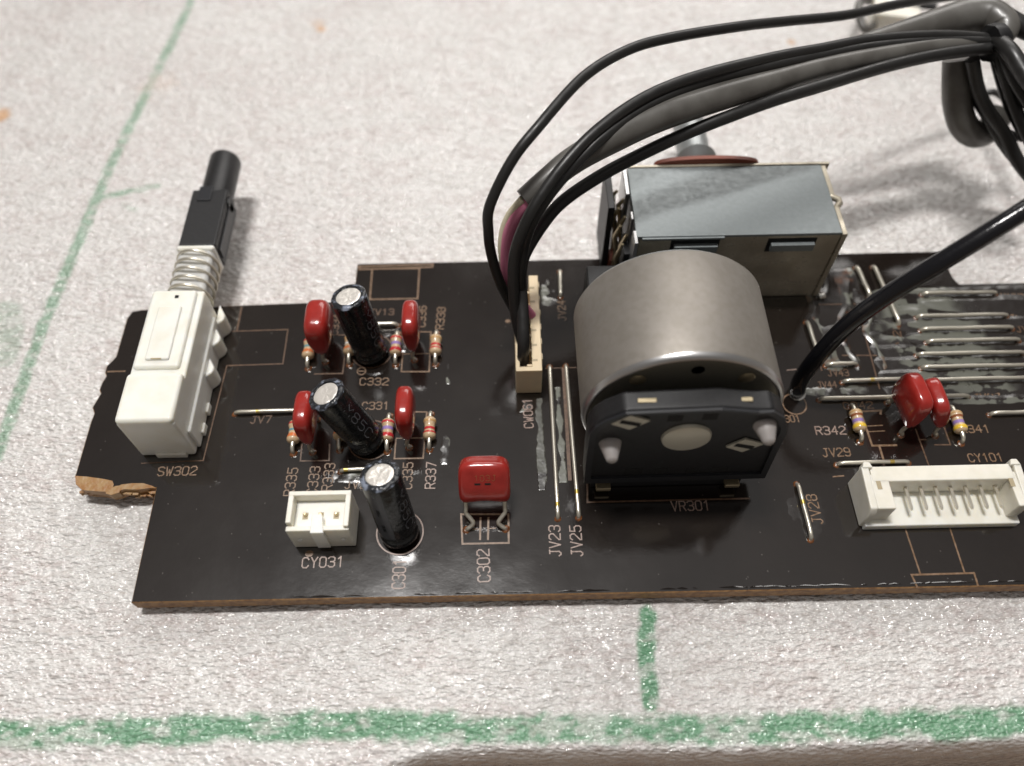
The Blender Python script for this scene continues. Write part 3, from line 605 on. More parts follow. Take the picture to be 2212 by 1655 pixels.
def film_cap(loc, rotz, lean, label, w=6.6, h=7.0, th=3.0, zb=1.6, leads='straight', side=0, n_=3.7, group='red dipped film capacitors', mark=False):
    t = thing('film_capacitor', loc, label, 'capacitor', group)
    vs, fs = superbox(w/2, th/2, h/2, 4.6 if leads == 'kinked' else n_, 14, arch=.9, taper=.45 if leads == 'kinked' else .72)
    R_ = Matrix.Rotation(rotz, 3, 'Z') @ Matrix.Rotation(side, 3, 'Y') @ Matrix.Rotation(-lean, 3, 'X')
    c_ = Vector((0, 0, zb))+R_ @ Vector((0, 0, h/2)) if leads != 'kinked' else Vector((0, 2.3, 3.0))+R_ @ Vector((0, 0, h/2))
    q = MB(); q.add([R_ @ Vector(v)+c_ for v in vs], fs); q.build('body', 'red', t, smooth=True, angle=180)
    for s_ in (-1, 1):
        q = MB(); tp = c_+R_ @ Vector((s_*w*.38, 0, -h/2+.6)); ft = Matrix.Rotation(rotz, 3, 'Z') @ Vector((s_*2.6, 0, 0))
        if leads == 'kinked':
            ft = Vector((s_*2.6, 0, -.8)); path = [tp, tp-R_ @ Vector((0, 0, 1.3)), Vector((s_*2.55, 1.55, 1.9)), Vector((s_*1.95, .95, 1.35)), Vector((s_*1.65, .55, 1.0)), Vector((s_*1.95, .25, .6)), Vector((s_*2.45, .0, .25)), ft]
            path = spline(path, 4)
        else: path = spline([tp, tp*.5+ft*.5+Vector((.25*s_, 0, -.3)), ft+Vector((0, 0, .4)), ft+Vector((0, 0, -.9))], 4)
        q.tube(path, .29, 10); q.build('lead', 'tin', t, smooth=True); f2 = Vector((ft.x, ft.y, 0)); eyelet(t, f2, .5)
    if mark:
        q = MB()
        for dx in (-.85, .45): q.cbox(c_+R_ @ Vector((dx, -th/2-.0, .55)), (.75, .06, .24), R_)
        q.build('printed_mark', 'hole', t)
        q = MB(); n_ = 0
        for i_, chh in enumerate('103J'):
            for st in F[chh]:
                for (xa, ya), (xb, yb) in zip(st[:-1], st[1:]):
                    p0 = Vector((-1.2+i_*.72+xa*.12, 0, 1.0+ya*.13)); p1 = Vector((-1.2+i_*.72+xb*.12, 0, 1.0+yb*.13)); mid = (p0+p1)/2
                    ang = math.atan2(p1.z-p0.z, p1.x-p0.x); RR = R_ @ Matrix.Rotation(-ang, 3, 'Y')
                    q.cbox(c_+R_ @ Vector((mid.x, -th/2-.02+.012*abs(mid.z), mid.z)), ((p1-p0).length, .05, .05), RR)
        q.build('printed_value', 'b_brown', t)
    return t
def fpos(box): p = un(*box, 0); return (p.x, p.y, 0)
film_cap(fpos((1050, 1144)), 0, math.radians(36), 'red capacitor facing the viewer on kinked leads above the print C302', 6.7, 6.6, 3.3, leads='kinked', mark=True)
film_cap(fpos((707, 752)), PI/2, math.radians(0), 'red capacitor seen edge on, left of the rear black capacitor', 6.6, 7.4, 3.7, side=math.radians(0))
film_cap(fpos((897, 748)), PI/2, 0, 'red capacitor seen edge on, in the rear row right of the black capacitor', 6.2, 7.0, 2.6)
film_cap(fpos((680, 942)), PI/2, 0, 'red capacitor partly hidden behind the leaning black capacitor', 6.2, 7.0, 2.7)
film_cap(fpos((886, 932)), PI/2, 0, 'red capacitor seen edge on, in the front row left of two resistors', 6.2, 7.0, 2.6)
def lpos(px, py, dy): p = un(px, py, 1.5); return (p.x, p.y+dy, 0)
film_cap(lpos(1953, 933, 2.9), PI/2+.10, math.radians(-3), 'left and larger of the touching pair of red capacitors', 6.3, 7.0, 2.6, n_=4.2)
film_cap(lpos(2030, 935, 2.9), PI/2+.04, math.radians(20), 'right and smaller of the touching pair of red capacitors', 5.9, 6.7, 2.4, n_=4.0)
# ------------------------------------------------------------------ push switch
sw = thing('push_switch', (-47.2, 60, 0), 'white nylon push switch with a spring and black plunger pointing away', 'switch')
X0, X1 = -3.85, 3.75; Y0 = 52.4-60; Y1 = un(380, 622, 9.6).y-60
q = MB(); q.box(X0, X1, Y0, Y1, .15, 8.9)
q.build('body', 'nylon_clear', sw, bevel=.35, seg=3)
q = MB(); q.box(X0+.0, X1-.03, Y0+.01, Y0+7.6, 8.0, 9.75); q.build('front_housing', 'nylon_clear', sw, bevel=.6, seg=3)
q = MB(); q.box(X0+.35, X1-.9, Y0+8.5, Y1-.25, 8.2, 9.55); q.build('top_cover', 'nylon_clear', sw, bevel=.5, seg=3)
q = MB(); q.box(-1.9, 1.4, Y0+9.6, Y1-3.4, 9.2, 9.9); q.build('detent_block', 'nylon_clear', sw, bevel=.3, seg=3)
q = MB(); q.box(-1.0, .4, Y0+9.66, Y0+9.75, 9.75, 9.95); q.build('contact_glint', 'brass', sw)
q = MB(); q.cbox((.25, Y1-1.6, 9.58), (.5, .45, .12)); q.build('pin_hole', 'hole', sw)
yt = [un(x, y, 0).y-60 for x, y in ((470, 826), (481, 762), (487, 702))]
q = MB(); q.box(X1-.2, X1+.4, Y0+1.2, Y1-1.5, .05, 4.6); q.build('side_skirt', 'nylon_clear', sw, bevel=.25)
for i, y in enumerate(yt[:2]+[yt[2]-1.2]):
    q = MB(); q.prism([(X1+.1, y-1.6), (X1+1.25, y-.5), (X1+1.35, y+.3), (X1+.1, y+2.6)], 0, 3.6); q.build('side_rib', 'nylon_clear', sw, bevel=.3, seg=3)
for y in (Y0+3.0, Y0+6.3):
    q = MB(); q.box(X1+.3, X1+.75, y, y+1.6, 0, 1.2); q.build('side_rib', 'nylon_clear', sw, bevel=.15)
q = MB(); q.box(-1.6, 2.6, Y0-.35, Y0+.3, 0, 1.0); q.build('foot', 'nylon', sw, bevel=.12)
for i in range(4):
    q = MB(); q.box(X0-1.3, X0-.8, Y0+9+i*2.4, Y0+9.5+i*2.4, -.2, .25); q.build('terminal', 'tin', sw)
# plunger
zc = 4.9; ye = un(424, 528, zc+2.7).y-60
q = MB(); q.box(-2.7, 2.7, Y1-1, ye, zc-2.2, zc+2.25); q.build('inner_stem', 'stem_grey', sw, bevel=.9, seg=3)
q = MB(); q.box(-2.9, 2.9, ye-.9, ye, zc-2.6, zc+2.7); q.build('spring_seat', 'nylon_clear', sw, bevel=.5, seg=3)
q = MB(); turns = 5.6; hp = [(3.15*math.cos(a), Y1-.2+(ye-1.0-Y1+.2)*a/(2*PI*turns), zc+3.15*math.sin(a)) for a in np.linspace(0, 2*PI*turns, 200)]
q.tube(hp, .25, 8); q.build('spring', 'tin', sw, smooth=True)
cap_y = un(440, 410, zc+2.4).y-60; tip_y = un(493, 326, zc+1.8).y-60
q = MB(); q.box(-2.75, 2.95, ye, cap_y, zc-2.7, zc+2.5); q.build('plunger_holder', 'black', sw, bevel=.3)
q = MB(); q.box(2.96, 3.2, ye+.3, cap_y-1.2, zc-1.0, zc+1.0); q.build('holder_rib', 'black_grey', sw, bevel=.1)
q = MB(); q.box(-1.6, .6, cap_y-2.6, cap_y+.5, zc+2.3, zc+2.75); q.build('clip', 'black_grey', sw, bevel=.15)
q = MB(); q.lathe([(1.3, 0), (1.3, .5)], (2.7, cap_y-1.6, zc+.6), (1, 0, 0), 24); q.build('side_boss', 'black', sw, smooth=True)
q = MB(); q.lathe([(2.55, -.5), (2.55, tip_y-cap_y-.7), (2.35, tip_y-cap_y-.3), (1.8, tip_y-cap_y), (.001, tip_y-cap_y+.05)], (.25, cap_y, zc), (0, 1, 0), 36); q.build('plunger_pin', 'black', sw, smooth=True)
# ------------------------------------------------------------------ small white 3 pin socket CY031
a = un(638, 1184); b_ = un(768, 1181)
x0, x1, yf = a.x-.0, b_.x+.1, a.y+.05; W_ = x1-x0; D_ = 5.2; H_ = 6.2
t = thing('small_socket', ((x0+x1)/2, yf+D_/2, 0), 'small white three pin socket above the print CY031', 'connector')
w2 = W_/2; d2 = D_/2
q = MB(); q.box(-w2, w2, -d2, d2, .1, 3.0); q.build('base', 'nylon', t, bevel=.15)
q = MB(); q.box(-w2, w2, d2-.65, d2, 2.9, H_); q.build('back_wall', 'nylon', t, bevel=.14)
q = MB(); q.box(-w2, -.15, -d2, -d2+.7, 2.9, H_-.6); q.box(-.1, w2, -d2+.003, -d2+.7, 2.9, H_-.6); q.build('front_wall', 'nylon', t, bevel=.14)
for s_ in (-1, 1):
    q = MB(); xx = sorted((s_*w2, s_*(w2-.7))); q.box(xx[0]+.003, xx[1]-.003, -d2+.9 if s_ < 0 else -d2+.3, d2-.3, 2.9, H_-.03); q.build('side_wall', 'nylon', t, bevel=.14)
q = MB(); q.prism([(-.85, -d2-.35), (.85, -d2-.35), (.45, -d2+2.2), (-.85, -d2+2.2)], .6, H_-.5); q.build('key_rib', 'nylon_clear', t, bevel=.1)
for s_ in (-1, 1):
    q = MB(); q.lathe([(.32, -.1), (.28, .15), (.001, .2)], (s_*2.75, -d2, 2.6), (0, -1, 0), 12); q.build('dimple', 'nylon_clear', t, smooth=True)
q = MB(); q.box(-w2+.7, w2-.7, -d2+.7, d2-.66, 3.0, 4.4); q.build('floor_pad', 'nylon_clear', t)
for i in (-1, 0, 1):
    q = MB(); q.tube([(i*1.97, .0, 2.5), (i*1.97, .0, 4.75), (i*1.97, .0, 4.9)], [.27, .27, .15], 8); q.build('pin', 'brass', t, smooth=True)
    q = MB(); q.box(i*1.97-.34, i*1.97+.34, -.55, .35, 4.38, 4.43); q.build('pin_shadow', 'beige_dark', t)  # flat darker patch standing in for the pin's shadow
# ------------------------------------------------------------------ long white 7 pin socket CY101 (open towards the viewer)
cx0, cx1, cy0, cy1, ch_ = 45.85, 66.75, 39.25, 46.2, 4.9
t = thing('long_socket', ((cx0+cx1)/2, (cy0+cy1)/2, 0), 'long white seven pin socket lying open below the print CY101', 'connector')
w2 = (cx1-cx0)/2; d2 = (cy1-cy0)/2
q = MB(); q.box(-w2+.35, w2-.35, -d2, d2-.5, 0.05, 1.3); q.build('floor', 'nylon_clear', t, bevel=.15)
q = MB(); q.box(-w2+1.2, w2-1.2, d2-2.3, d2-.1, 1.2, ch_); q.build('back_wall', 'nylon', t, bevel=.18)
for s_ in (-1, 1):
    xa, xb = sorted((s_*w2, s_*(w2-1.0)))
    q = MB(); q.prism([(-d2+.5 if s_ < 0 else -d2+1.2, .05), (d2-.2, .05), (d2-.2, ch_+.35), (-d2+1.0, ch_-.15), (-d2+.5 if s_ < 0 else -d2+1.2, 3.6)], xa, xb, 'x'); q.build('side_wall', 'nylon', t, bevel=.18)
    xa, xb = sorted((s_*(w2-.9), s_*(w2-(3.3 if s_ < 0 else 2.0))))
    q = MB(); q.box(xa, xb, -d2+.9, d2-1.2, 1.2, ch_-.05); q.build('end_block', 'nylon', t, bevel=.18)
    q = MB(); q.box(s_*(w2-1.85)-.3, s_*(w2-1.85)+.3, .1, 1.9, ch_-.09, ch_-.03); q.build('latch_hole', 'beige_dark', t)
    q = MB(); xa, xb = sorted((s_*(w2-.1), s_*(w2-1.5))); q.prism([(xa, d2-.5), (xb, d2-.5), (xb-.3, d2+.35), (xa+.3, d2+.35)], ch_-1.2, ch_+.5); q.build('locking_nub', 'nylon', t, bevel=.15)
p0 = unY(1953, 1060, cy1-2.25); pin0 = 51.95-(cx0+cx1)/2; 
for i in range(7):
    x = pin0+i*1.965; q = MB(); q.tube([(x, d2-2.1, 2.9), (x, d2-5.2, 2.9), (x, d2-5.55, 2.9)], [.27, .27, .13], 4); o = q.build('pin', 'tin', t)
# ------------------------------------------------------------------ beige six way plug housing CW061 with leads
t = thing('beige_connector', (3.1, 70.5, 0), 'narrow beige connector standing on edge with black and pink wires plugged in', 'connector')
yb, yf = 78.6-70.5, 61.4-70.5; H_ = 6.0
q = MB(); q.box(-1.85, 1.85, yf, yb, .1, 2.2); q.build('base', 'beige', t, bevel=.1)
q = MB(); q.box(.45, 1.85, yf+.6, yb, 2.1, H_); q.build('right_wall', 'beige', t, bevel=.12)
q = MB(); q.box(-1.85, -1.25, yf+.6, yb-.4, 2.1, H_-.6); q.build('left_wall', 'beige', t, bevel=.12)
q = MB(); q.box(-1.85, 1.85, yf, yf+.75, 2.1, H_); q.build('front_wall', 'beige', t, bevel=.12)
for i in range(6):
    y = yf+1.6+i*2.6
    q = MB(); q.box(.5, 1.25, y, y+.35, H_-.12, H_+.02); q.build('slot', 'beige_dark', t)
    q = MB(); q.box(-.25, .5, y-.5, y-.15, 3.0, H_-.5); q.build('divider', 'beige', t, bevel=.06)
    if i in (0, 1, 2): q = MB(); q.box(.45, .62, y+.5, y+1.3, H_-.6, H_+.05); q.build('crimp', 'brass', t)
    q = MB(); q.box(1.8, 2.0, y+.7, y+1.7, 1.5, H_-.5); q.build('side_rib', 'beige', t, bevel=.06)
# ------------------------------------------------------------------ motorised volume control
vr = thing('motorised_potentiometer', (22, 62, 0), 'large motor driven volume control with round steel motor and metal box', 'volume control')
def LV(x, y, z): return (x-22, y-62, z)
MC = (21.6, 13.1); MR = 12.45
# motor can
q = MB(); o0 = LV(MC[0], 66.2, MC[1]); q.lathe([(.01, 0), (MR-.9, 0), (MR-.3, .15), (MR, .6), (MR, 15.2), (MR-.12, 15.8), (MR-.45, 16.15), (MR-.9, 16.1)], o0, (0, -1, 0), 96, cap=False); q.build('motor_can', 'steel', vr, smooth=True)
q = MB(); q.lathe([(MR-.95, 15.9), (MR-.55, 16.25), (MR-.28, 16.2), (MR-.05, 15.9), (MR+.02, 15.5)], o0, (0, -1, 0), 96, cap=False); q.build('rim', 'rim', vr, smooth=True)
q = MB(); q.lathe([(MR-.75, 0), (.01, 0)], LV(MC[0], 50.15, MC[1]), (0, -1, 0), 64, cap=False); pl = q.build('end_plate', 'plate', vr)
q = MB(); q.lathe([(.78, 0), (.01, .0)], LV(21.9, 50.1, 22.7), (0, -1, 0), 24); q.build('vent_hole', 'hole', pl)
for x_ in (15.2, 27.9):
    q = MB(); q.lathe([(1.0, 0), (.7, .14), (.001, .2)], LV(x_, 50.05, 20.9), (0, -1, 0), 20); q.build('glint_dimple', 'brass', pl, smooth=True)  # embossed dimples, their yellowish glint put into the brass colour
# gear housing between the motor and the box
q = MB(); q.lathe([(.01, 0), (12.3, 0), (12.3, .8), (.01, .8)], LV(MC[0]+.6, 68.2, 10.6), (0, -1, 0), 80); q.build('mounting_plate', 'galv', vr, smooth=True, angle=30)
q = MB(); q.box(*[c_ for c_ in (12-22, 31-22)], 68.3-62, 78.2-62, .3, 8.5); q.build('gear_housing', 'black', vr, bevel=.3)
# black end bracket
fpx = [(1261, 1040), (1266, 985), (1273, 935), (1286, 919), (1310, 905), (1352, 889), (1440, 885), (1560, 880), (1640, 886), (1672, 885), (1694, 899), (1700, 918), (1698, 930), (1651, 1028)]
poly = [(unY(p[0], p[1], 45.6).x-22, unY(p[0], p[1], 45.6).z) for p in fpx]
q = MB(); q.prism(poly, 45.6-62, 48.4-62, 'y'); br = q.build('end_bracket', 'black', vr, bevel=.45, seg=3)
pin_ = inset(poly[::-1], .0); cxp = sum(p[0] for p in poly)/len(poly); czp = sum(p[1] for p in poly)/len(poly)
fr = MB(); sm = [(cxp+(p[0]-cxp)*.93, czp+(p[1]-czp)*.90) for p in poly]; n = len(poly)
yy = 45.6-62
fr.add([(p[0], yy-.0, p[1]) for p in poly]+[(p[0], yy-.35, p[1]) for p in poly]+[(p[0], yy-.35, p[1]) for p in sm]+[(p[0], yy, p[1]) for p in sm],
       [(i, (i+1) % n, n+(i+1) % n, n+i) for i in range(n)]+[(n+i, n+(i+1) % n, 2*n+(i+1) % n, 2*n+i) for i in range(n)]+[(2*n+i, 2*n+(i+1) % n, 3*n+(i+1) % n, 3*n+i) for i in range(n)])
fr.build('raised_lip', 'black_grey', br)
def BY(px, py, y=45.55): v = unY(px, py, y); return (v.x-22, y-62, v.z)
c0 = BY(1482, 943); q = MB(); q.lathe([(3.0, 0), (2.9, .35), (2.6, .5), (.01, .5)], c0, (0, -1, 0), 40); q.build('shaft_boss', 'pale_metal', br, smooth=True, angle=35)
for (px, py) in ((1318, 958), (1652, 918)):
    c0 = BY(px, py); q = MB(); q.lathe([(1.4, 0), (1.25, .5), (.72, 2.3), (.5, 2.55), (.01, 2.6)], c0, (0, -1, .08), 24); q.build('locating_peg', 'peg', br, smooth=True)
for (px, py), ang in (((1361, 908), .28), ((1607, 958), .28)):
    c0 = Vector(BY(px, py)); R_ = Matrix.Rotation(ang, 3, 'Y')
    q = MB(); q.prism([(-2.2, -.3), (.1, -1.7), (2.3, .25), (-.2, 1.6)], -.35, 0, 'y'); q.v = [tuple(c0+Vector(v)) for v in q.v]; ct = q.build('motor_contact', 'pale_metal', br, bevel=.08)
    q = MB(); q.cbox(c0+Vector((.0, -.37, -.05)), (2.5, .06, .75), Matrix.Rotation(.35, 3, 'Y')); q.build('contact_slot', 'hole', ct)
for x0_, x1_, y0_ in ((947, 1070, 655), (1228, 1350, 642), (600, 742, 1080), (840, 940, 1078), (1092, 1190, 1073), (1300, 1430, 1065)):
    a = BY(1188+x0_*.2686, 729+y0_*.2686); b2 = BY(1188+x1_*.2686, 729+y0_*.2686); q = MB(); q.box(a[0], b2[0], yy-.02, yy+.1, a[2]-.7, a[2]+.7); q.build('moulded_opening', 'hole', br)
for (px, py) in ((1396, 874), (1604, 867)):
    v = unY(px, py, 46.9); v.z += .5 if px < 1500 else 0; q = MB(); q.box(v.x-22-1.6, v.x-22+1.6, 46.2-62, 47.9-62, v.z-.5, v.z+.15); q.build('clip_recess', 'hole', br)
    q = MB(); q.box(v.x-22-1.1, v.x-22+1.1, 46.6-62, 47.2-62, v.z-.1, v.z+.5); q.build('clip', 'brass', br, bevel=.1)
lo = MB(); lo.box(11.0-22, 31.2-22, 46.2-62, 50-62, .1, 5.6); lo.build('bracket_foot', 'black', vr, bevel=.2)
for px, py in ((1303, 1049), (1580, 1041)):
    v = unY(px, py, 45.9); q = MB(); q.box(v.x-22-1.0, v.x-22+.95, 45.2-62, 46.3-62, v.z-.35, v.z+.35); q.build('earth_tab', 'brass', vr, bevel=.1)
# metal box
bx0, bx1, by0, by1, bz = 18.8, 48.2, 78.3, 92.2, 14.3
case = MB(); case.box(bx0-22, bx1-22, by0-62, by1-62, bz-.5, bz); cs = case.build('box_cover', 'galv', vr, bevel=.12)
q = MB(); q.box(bx0+.5-22, bx1-.05-22, by0+.05-62, by0+.5-62, .1, bz-.45); q.build('front_panel', 'galv_dark', vr, bevel=.08)
q = MB(); q.box(bx0+.5-22, bx1-.3-22, by0+.6-62, by1-.4-62, .3, bz-.6); q.build('box_inside', 'black', vr)
q = MB(); q.box(bx1-22, bx1+.75-22, by0-.2-62, by0+5.2-62, .2, bz-.1); q.build('side_flange', 'galv_dark', vr, bevel=.1)
q = MB(); q.box(bx1-22, bx1+.7-22, by1-6.2-62, by1-62, .2, bz-.1); q.build('side_flange', 'galv_dark', vr, bevel=.1)
q = MB(); q.tube([(bx1+.3-22, by0+5.2-62, bz-.6), (bx1+1.2-22, by0+6.3-62, bz-.5), (bx1+1.2-22, by0+7.0-62, bz-.5), (bx1+.3-22, by1-6.1-62, bz-.6)], .5, 8); q.build('side_ear', 'galv_dark', vr, smooth=True)
q = MB(); q.box(bx0+.2-22, bx1+1.3-22, by1+.02-62, by1+.5-62, .3, bz+.12); q.build('back_plate', 'galv_dark', vr, bevel=.08)
for a, b2 in (((1455, 523), (1545, 541)), ((1665, 519), (1752, 537))):
    p = unY(*a, by0); r_ = unY(*b2, by0); q = MB(); q.box(p.x-22-.35, r_.x-22+.25, by0-.02-62, by0+.1-62, r_.z-.45, p.z+.3); ho = q.build('tab_slot', 'hole', vr)
    q = MB(); q.box(p.x-22+.1, r_.x-22, by0-.75-62, by0+.05-62, r_.z+.25, p.z-.35); q.build('folded_tab', 'galv', vr, bevel=.12)
q = MB(); q.box(19.6-22, 31.4-22, by0-.35-62, by0+.03-62, bz-.55, bz-.15); q.build('folded_edge', 'galv', vr, bevel=.1)
# left side: bright folded edge, black wafer and contacts
q = MB(); q.box(bx0-.75-22, bx0-.1-22, by1-5.5-62, by1-62, 8.5, bz+.05); q.build('cover_flange', 'rim', vr, bevel=.14)
q = MB(); q.box(bx0-.45-22, bx0-.02-22, by0+3.4-62, by0+5-62, 8, bz+.02); q.build('cover_flange', 'rim', vr, bevel=.14)
q = MB(); q.box(bx0-.4-22, bx0+.2-22, by0-1.2-62, by0+1.3-62, 8.8, bz-.02); q.build('cover_flange', 'rim', vr, bevel=.14)
q = MB(); q.box(15.3-22, 16.3-22, 84.2-62, by1-62, .2, bz-.2); q.build('side_wafer', 'black', vr, bevel=.1)
q = MB(); q.box(16.4-22, 18.5-22, 83.5-62, 86-62, .1, 3.2); q.build('terminal_block', 'rustred', vr, bevel=.1)
rn = random.Random(5)
for i in range(7):
    y = 80+i*1.6; x = 17.0+(i % 2)*.8; q = MB(); q.tube([(x-22, y-62, .2), (x+.2-22, y+.2-62, 5+i*.5), (x-.3-22, y+.1-62, 8+i*.55), (x+.3-22, y-62, 11+i*.2)], [.3, .34, .42, .25], 6); q.build('terminal', 'brass', vr, smooth=True)
q = MB(); q.box(17.6-22, 18.4-22, 78.9-62, 83-62, .2, 10); q.build('inner_wafer', 'black', vr)
# shaft, bushing and red-brown board on the far side
sx = 31.2; szz = 8.6
q = MB(); pb = [(23-22, .5), (39-22, .5), (39-22, bz-.6)]+[(31-22+8*math.cos(a), bz-.6+1.7*math.sin(a)**.6) for a in np.linspace(.15, PI-.15, 15)]+[(23-22, bz-.6)]
q.prism(pb, by1+.5-62, by1+1.3-62, 'y'); q.build('back_board', 'rustred', vr, bevel=.1)
q = MB(); prof = [(3.6, 0), (3.6, .4)]
for i in range(12): prof += [(3.3, .45+i*.55), (3.0, .72+i*.55)]
prof += [(2.9, 7.2), (2.2, 7.4)]
q.lathe(prof, (sx-22, by1+1.2-62, szz), (.02, 1, 0), 36); q.build('threaded_bushing', 'zinc', vr, smooth=True, angle=25)
q = MB(); q.lathe([(2.6, 0), (2.6, 15.4), (2.3, 15.8), (.01, 15.8)], (sx-22, by1+8-62, szz), (.02, 1, 0), 36); q.build('shaft', 'zinc', vr, smooth=True)
q = MB(); q.tube([(49.2-22, 77.9-62, .25), (50.0-22, 77.9-62, .5)], .5, 8); q.build('solder_tab', 'solder', vr, smooth=True)
# ------------------------------------------------------------------ cables
def cable(name, pts, r_, mat, label, cat='cable', group=None, seg=14, ends=True):
    P = [un(x, y, z) for x, y, z in pts]; o = P[0].copy(); t = MB(); sp_ = spline(P, 9)
    if isinstance(r_, list): r_ = [float(v) for v in np.interp(np.linspace(0, len(r_)-1, len(sp_)), range(len(r_)), r_)]
    t.tube([p-o for p in sp_], r_, seg, ends)
    ob = t.build(name, mat, None, smooth=True, angle=80); ob.location = o; return tag(ob, label, cat, group)
W1 = [(1128, 700, 5.5), (1108, 665, 8), (1080, 610, 13), (1061, 548, 18), (1055, 500, 22), (1058, 445, 25.5), (1104, 350, 30), (1163, 274, 32.5), (1261, 166, 34), (1359, 107, 34), (1457, 80, 33.5), (1600, 57, 32), (1700, 46, 30), (1826, 33, 28), (1943, 9, 26), (2060, -8, 24), (2200, -20, 22)]
cable('black_wire', W1, .70, 'pvc', 'thin black wire making the widest outer loop from the beige connector', group='black wires from the beige connector')
W2 = [(1130, 745, 5), (1116, 690, 9), (1109, 620, 14), (1111, 560, 18), (1122, 515, 21), (1146, 462, 24), (1177, 412, 26), (1222, 352, 28), (1281, 290, 29.5), (1359, 231, 30.5), (1437, 190, 31), (1535, 157, 31), (1674, 124, 30), (1767, 107, 29), (1884, 86, 28), (2031, 77, 27), (2144, 84, 26)]
cable('black_wire', W2, .80, 'pvc', 'middle black wire arching up from the beige connector above the grey cable', group='black wires from the beige connector')
W2b = [(1134, 700, 6), (1124, 600, 14.5), (1130, 540, 18), (1150, 480, 22.2), (1186, 422, 25), (1232, 366, 27), (1292, 306, 28.6), (1370, 247, 29.5), (1445, 207, 30), (1543, 171, 30), (1680, 140, 29.3), (1770, 122, 28.4), (1884, 101, 27.6), (2031, 89, 26.6), (2144, 90, 26)]
cable('black_wire', W2b, .74, 'pvc', 'black wire lying snug under the middle arching wire', group='black wires from the beige connector')
W3 = [(1130, 782, 4.5), (1131, 740, 8), (1128, 660, 11), (1124, 600, 13.5), (1134, 548, 15.5), (1177, 478, 18.5), (1222, 430, 20.5), (1300, 378, 22.5), (1378, 337, 24), (1476, 291, 25.5), (1574, 252, 26.5), (1674, 216, 27), (1767, 188, 27), (1914, 144, 26.5), (2031, 118, 26), (2146, 103, 25.5)]
cable('black_wire', W3, .88, 'pvc', 'lowest black wire, plugged into the front slot of the beige connector', group='black wires from the beige connector')
cable('pink_wire', [(1152, 690, 5), (1124, 655, 8), (1104, 618, 11), (1095, 580, 14), (1093, 540, 16.6), (1102, 496, 19.6), (1122, 460, 22), (1150, 428, 24)], .86, 'pink', 'pink wire coming out of the grey cable end', 'wire')
cable('cream_wire', [(1118, 660, 8), (1096, 600, 12.5), (1085, 545, 16.2), (1088, 500, 19), (1102, 464, 21.4), (1130, 430, 24)], .6, 'cream', 'cream wire peeking out left of the pink wire', 'wire')
cable('black_core_wire', [(1125, 640, 8), (1104, 560, 14.5), (1101, 500, 18.4), (1113, 452, 21.8), (1140, 425, 23.5)], .55, 'pvc', 'short black wire between cream and pink wires at the cable end', 'wire')
GC = [(1132, 432, 23.5), (1180, 392, 25), (1240, 345, 26.3), (1320, 300, 27.4), (1400, 262, 28), (1470, 236, 28.3), (1560, 208, 28.2), (1660, 180, 27.8), (1767, 150, 27.2), (1900, 122, 26.6), (2031, 100, 26), (2140, 92, 25.5)]
cable('grey_cable', GC, [1.5, 1.75, 1.95, 1.95, 1.85, 1.6, 1.3, 1.1], 'pvc_grey', 'shiny grey sheathed cable running between the black wires', seg=22)
UG = [(1850, 98, 24.5), (1930, 78, 24.8), (2010, 57, 25), (2085, 38, 25.5), (2135, 36, 26), (2168, 58, 26), (2164, 84, 25.5)]
cable('grey_loop_cable', UG, [1.3, 1.8, 2.3, 2.7, 2.6, 2.2, 1.6], 'pvc_grey', 'thick grey cable doubling back into the tied bunch at upper right', seg=22)
cable('grey_hanging_loop', [(2068, 128, 22), (2066, 180, 19), (2068, 225, 16), (2080, 268, 13), (2104, 290, 11), (2130, 285, 10.5), (2150, 262, 12), (2165, 230, 14)], 2.1, 'pvc_grey', 'grey cable loop hanging down below the tied bunch', seg=22)
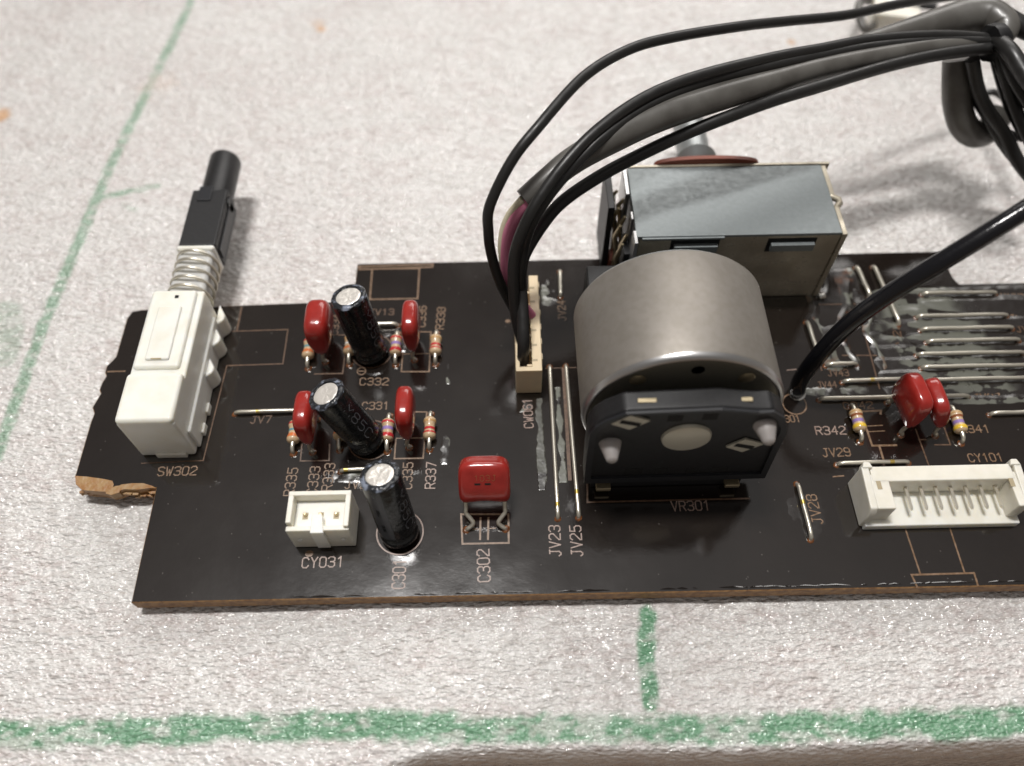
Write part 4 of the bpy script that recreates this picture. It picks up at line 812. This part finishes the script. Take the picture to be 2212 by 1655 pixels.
for i, (pts, r_, lab) in enumerate([
    ([(2150, 95, 25.5), (2176, 140, 24), (2205, 190, 22), (2250, 270, 20)], .95, 'upper black wire fanning out right of the tie'),
    ([(2100, 128, 24), (2112, 190, 20), (2135, 240, 17), (2170, 290, 14), (2200, 350, 11), (2240, 400, 9)], 1.0, 'black wire curving down beside the grey hanging loop'),
    ([(2150, 110, 25), (2165, 170, 21), (2185, 230, 17), (2220, 300, 14)], 1.0, 'black wire in the middle of the fan right of the tie'),
    ([(2085, 150, 21), (2105, 210, 17), (2140, 262, 14), (2180, 290, 12.5), (2230, 300, 12)], .7, 'thin black wire curling to the right edge below the tie'),
    ([(2130, 250, 14), (2165, 300, 11), (2195, 345, 8), (2240, 372, 7)], .8, 'lowest black wire of the bunch at the right edge'),
    ([(2145, 80, 26), (2180, 110, 27), (2215, 165, 26), (2260, 220, 25)], 1.2, 'thick black wire leaving the tie towards the upper right'),
    ([(2120, 0, 26), (2160, 30, 26.5), (2210, 60, 26), (2260, 80, 25)], 1.5, 'thick black cable crossing the upper right corner'),
    ([(2148, 98, 25.5), (2172, 170, 23), (2196, 240, 20), (2240, 340, 16)], .85, 'second black wire of the fan right of the tie'),
    ([(2098, 150, 21), (2118, 222, 17), (2148, 282, 14), (2182, 332, 11), (2226, 380, 9)], .8, 'black wire twisted against the wire beside the grey hanging loop'),
    ([(2155, 100, 25.5), (2190, 170, 24), (2225, 225, 22)], .9, 'short black wire dropping off the right edge just under the tie'),
    ([(2110, 210, 6), (2150, 200, 7), (2190, 240, 8), (2240, 330, 8)], .6, 'faint thin black wire lying low behind the bunch')]):
    cable('black_cable', pts, r_, 'pvc', lab, group='black wires bunched at upper right')
q = MB(); c0 = un(2146, 92, 25.7); ax_ = (un(2190, 80, 25.7)-c0).normalized()
q.lathe([(2.0, -1.0), (2.5, -.9), (2.6, 0), (2.5, .9), (2.0, 1.0)], (0, 0, 0), ax_, 20, wob=.09); o = q.build('cable_tie', 'black', None, smooth=True); o.location = c0; tag(o, 'black tie pinching the bunch of cables together', 'cable tie')
TC = [(1722, 850, -1.4), (1723, 838, 1.2), (1733, 815, 4.2), (1763, 774, 9), (1810, 722, 14), (1862, 677, 18), (1920, 636, 21.5), (1990, 592, 25), (2070, 543, 28), (2150, 494, 30.5), (2230, 444, 32.5)]
cable('thick_cable', TC, 1.18, 'pvc_gloss', 'thick glossy black cable rising from the hole beside the motor', seg=24)
q = MB(); q.lathe([(1.25, 0), (1.2, .12), (1.0, .15)], (0, 0, 0), (0, 0, 1), 24); o = q.build('solder_ring', 'solder', board, smooth=True); o.location = un(1722, 850, .02)
# loose white plug lying behind the bunch
p = un(1925, 50, FZ+3); t = thing('white_plug', p, 'blurred white plug with thin leads lying behind the grey cable', 'connector')
q = MB(); q.cbox((0, 0, 1), (9, 6, 5), Matrix.Rotation(-.25, 3, 'Z')); q.build('body', 'nylon', t, bevel=.4)
q = MB(); q.cbox((5.5, 1.5, 3.6), (5, 3.6, 1.2), Matrix.Rotation(-.25, 3, 'Z')); q.build('recess', 'black', t, bevel=.3)
q = MB(); q.cbox((-.5, 1.5, 3.7), (3, 2.4, .6), Matrix.Rotation(-.25, 3, 'Z')); q.build('latch', 'nylon_clear', t, bevel=.2)
q = MB(); q.tube(spline([(-4.5, -2, 1), (-7, -4, 1.5), (-7.6, 0, 2.5), (-6, 4, 2.5), (-3, 6, 1)], 6), .8, 12); q.build('lead', 'pvc_grey', t, smooth=True)
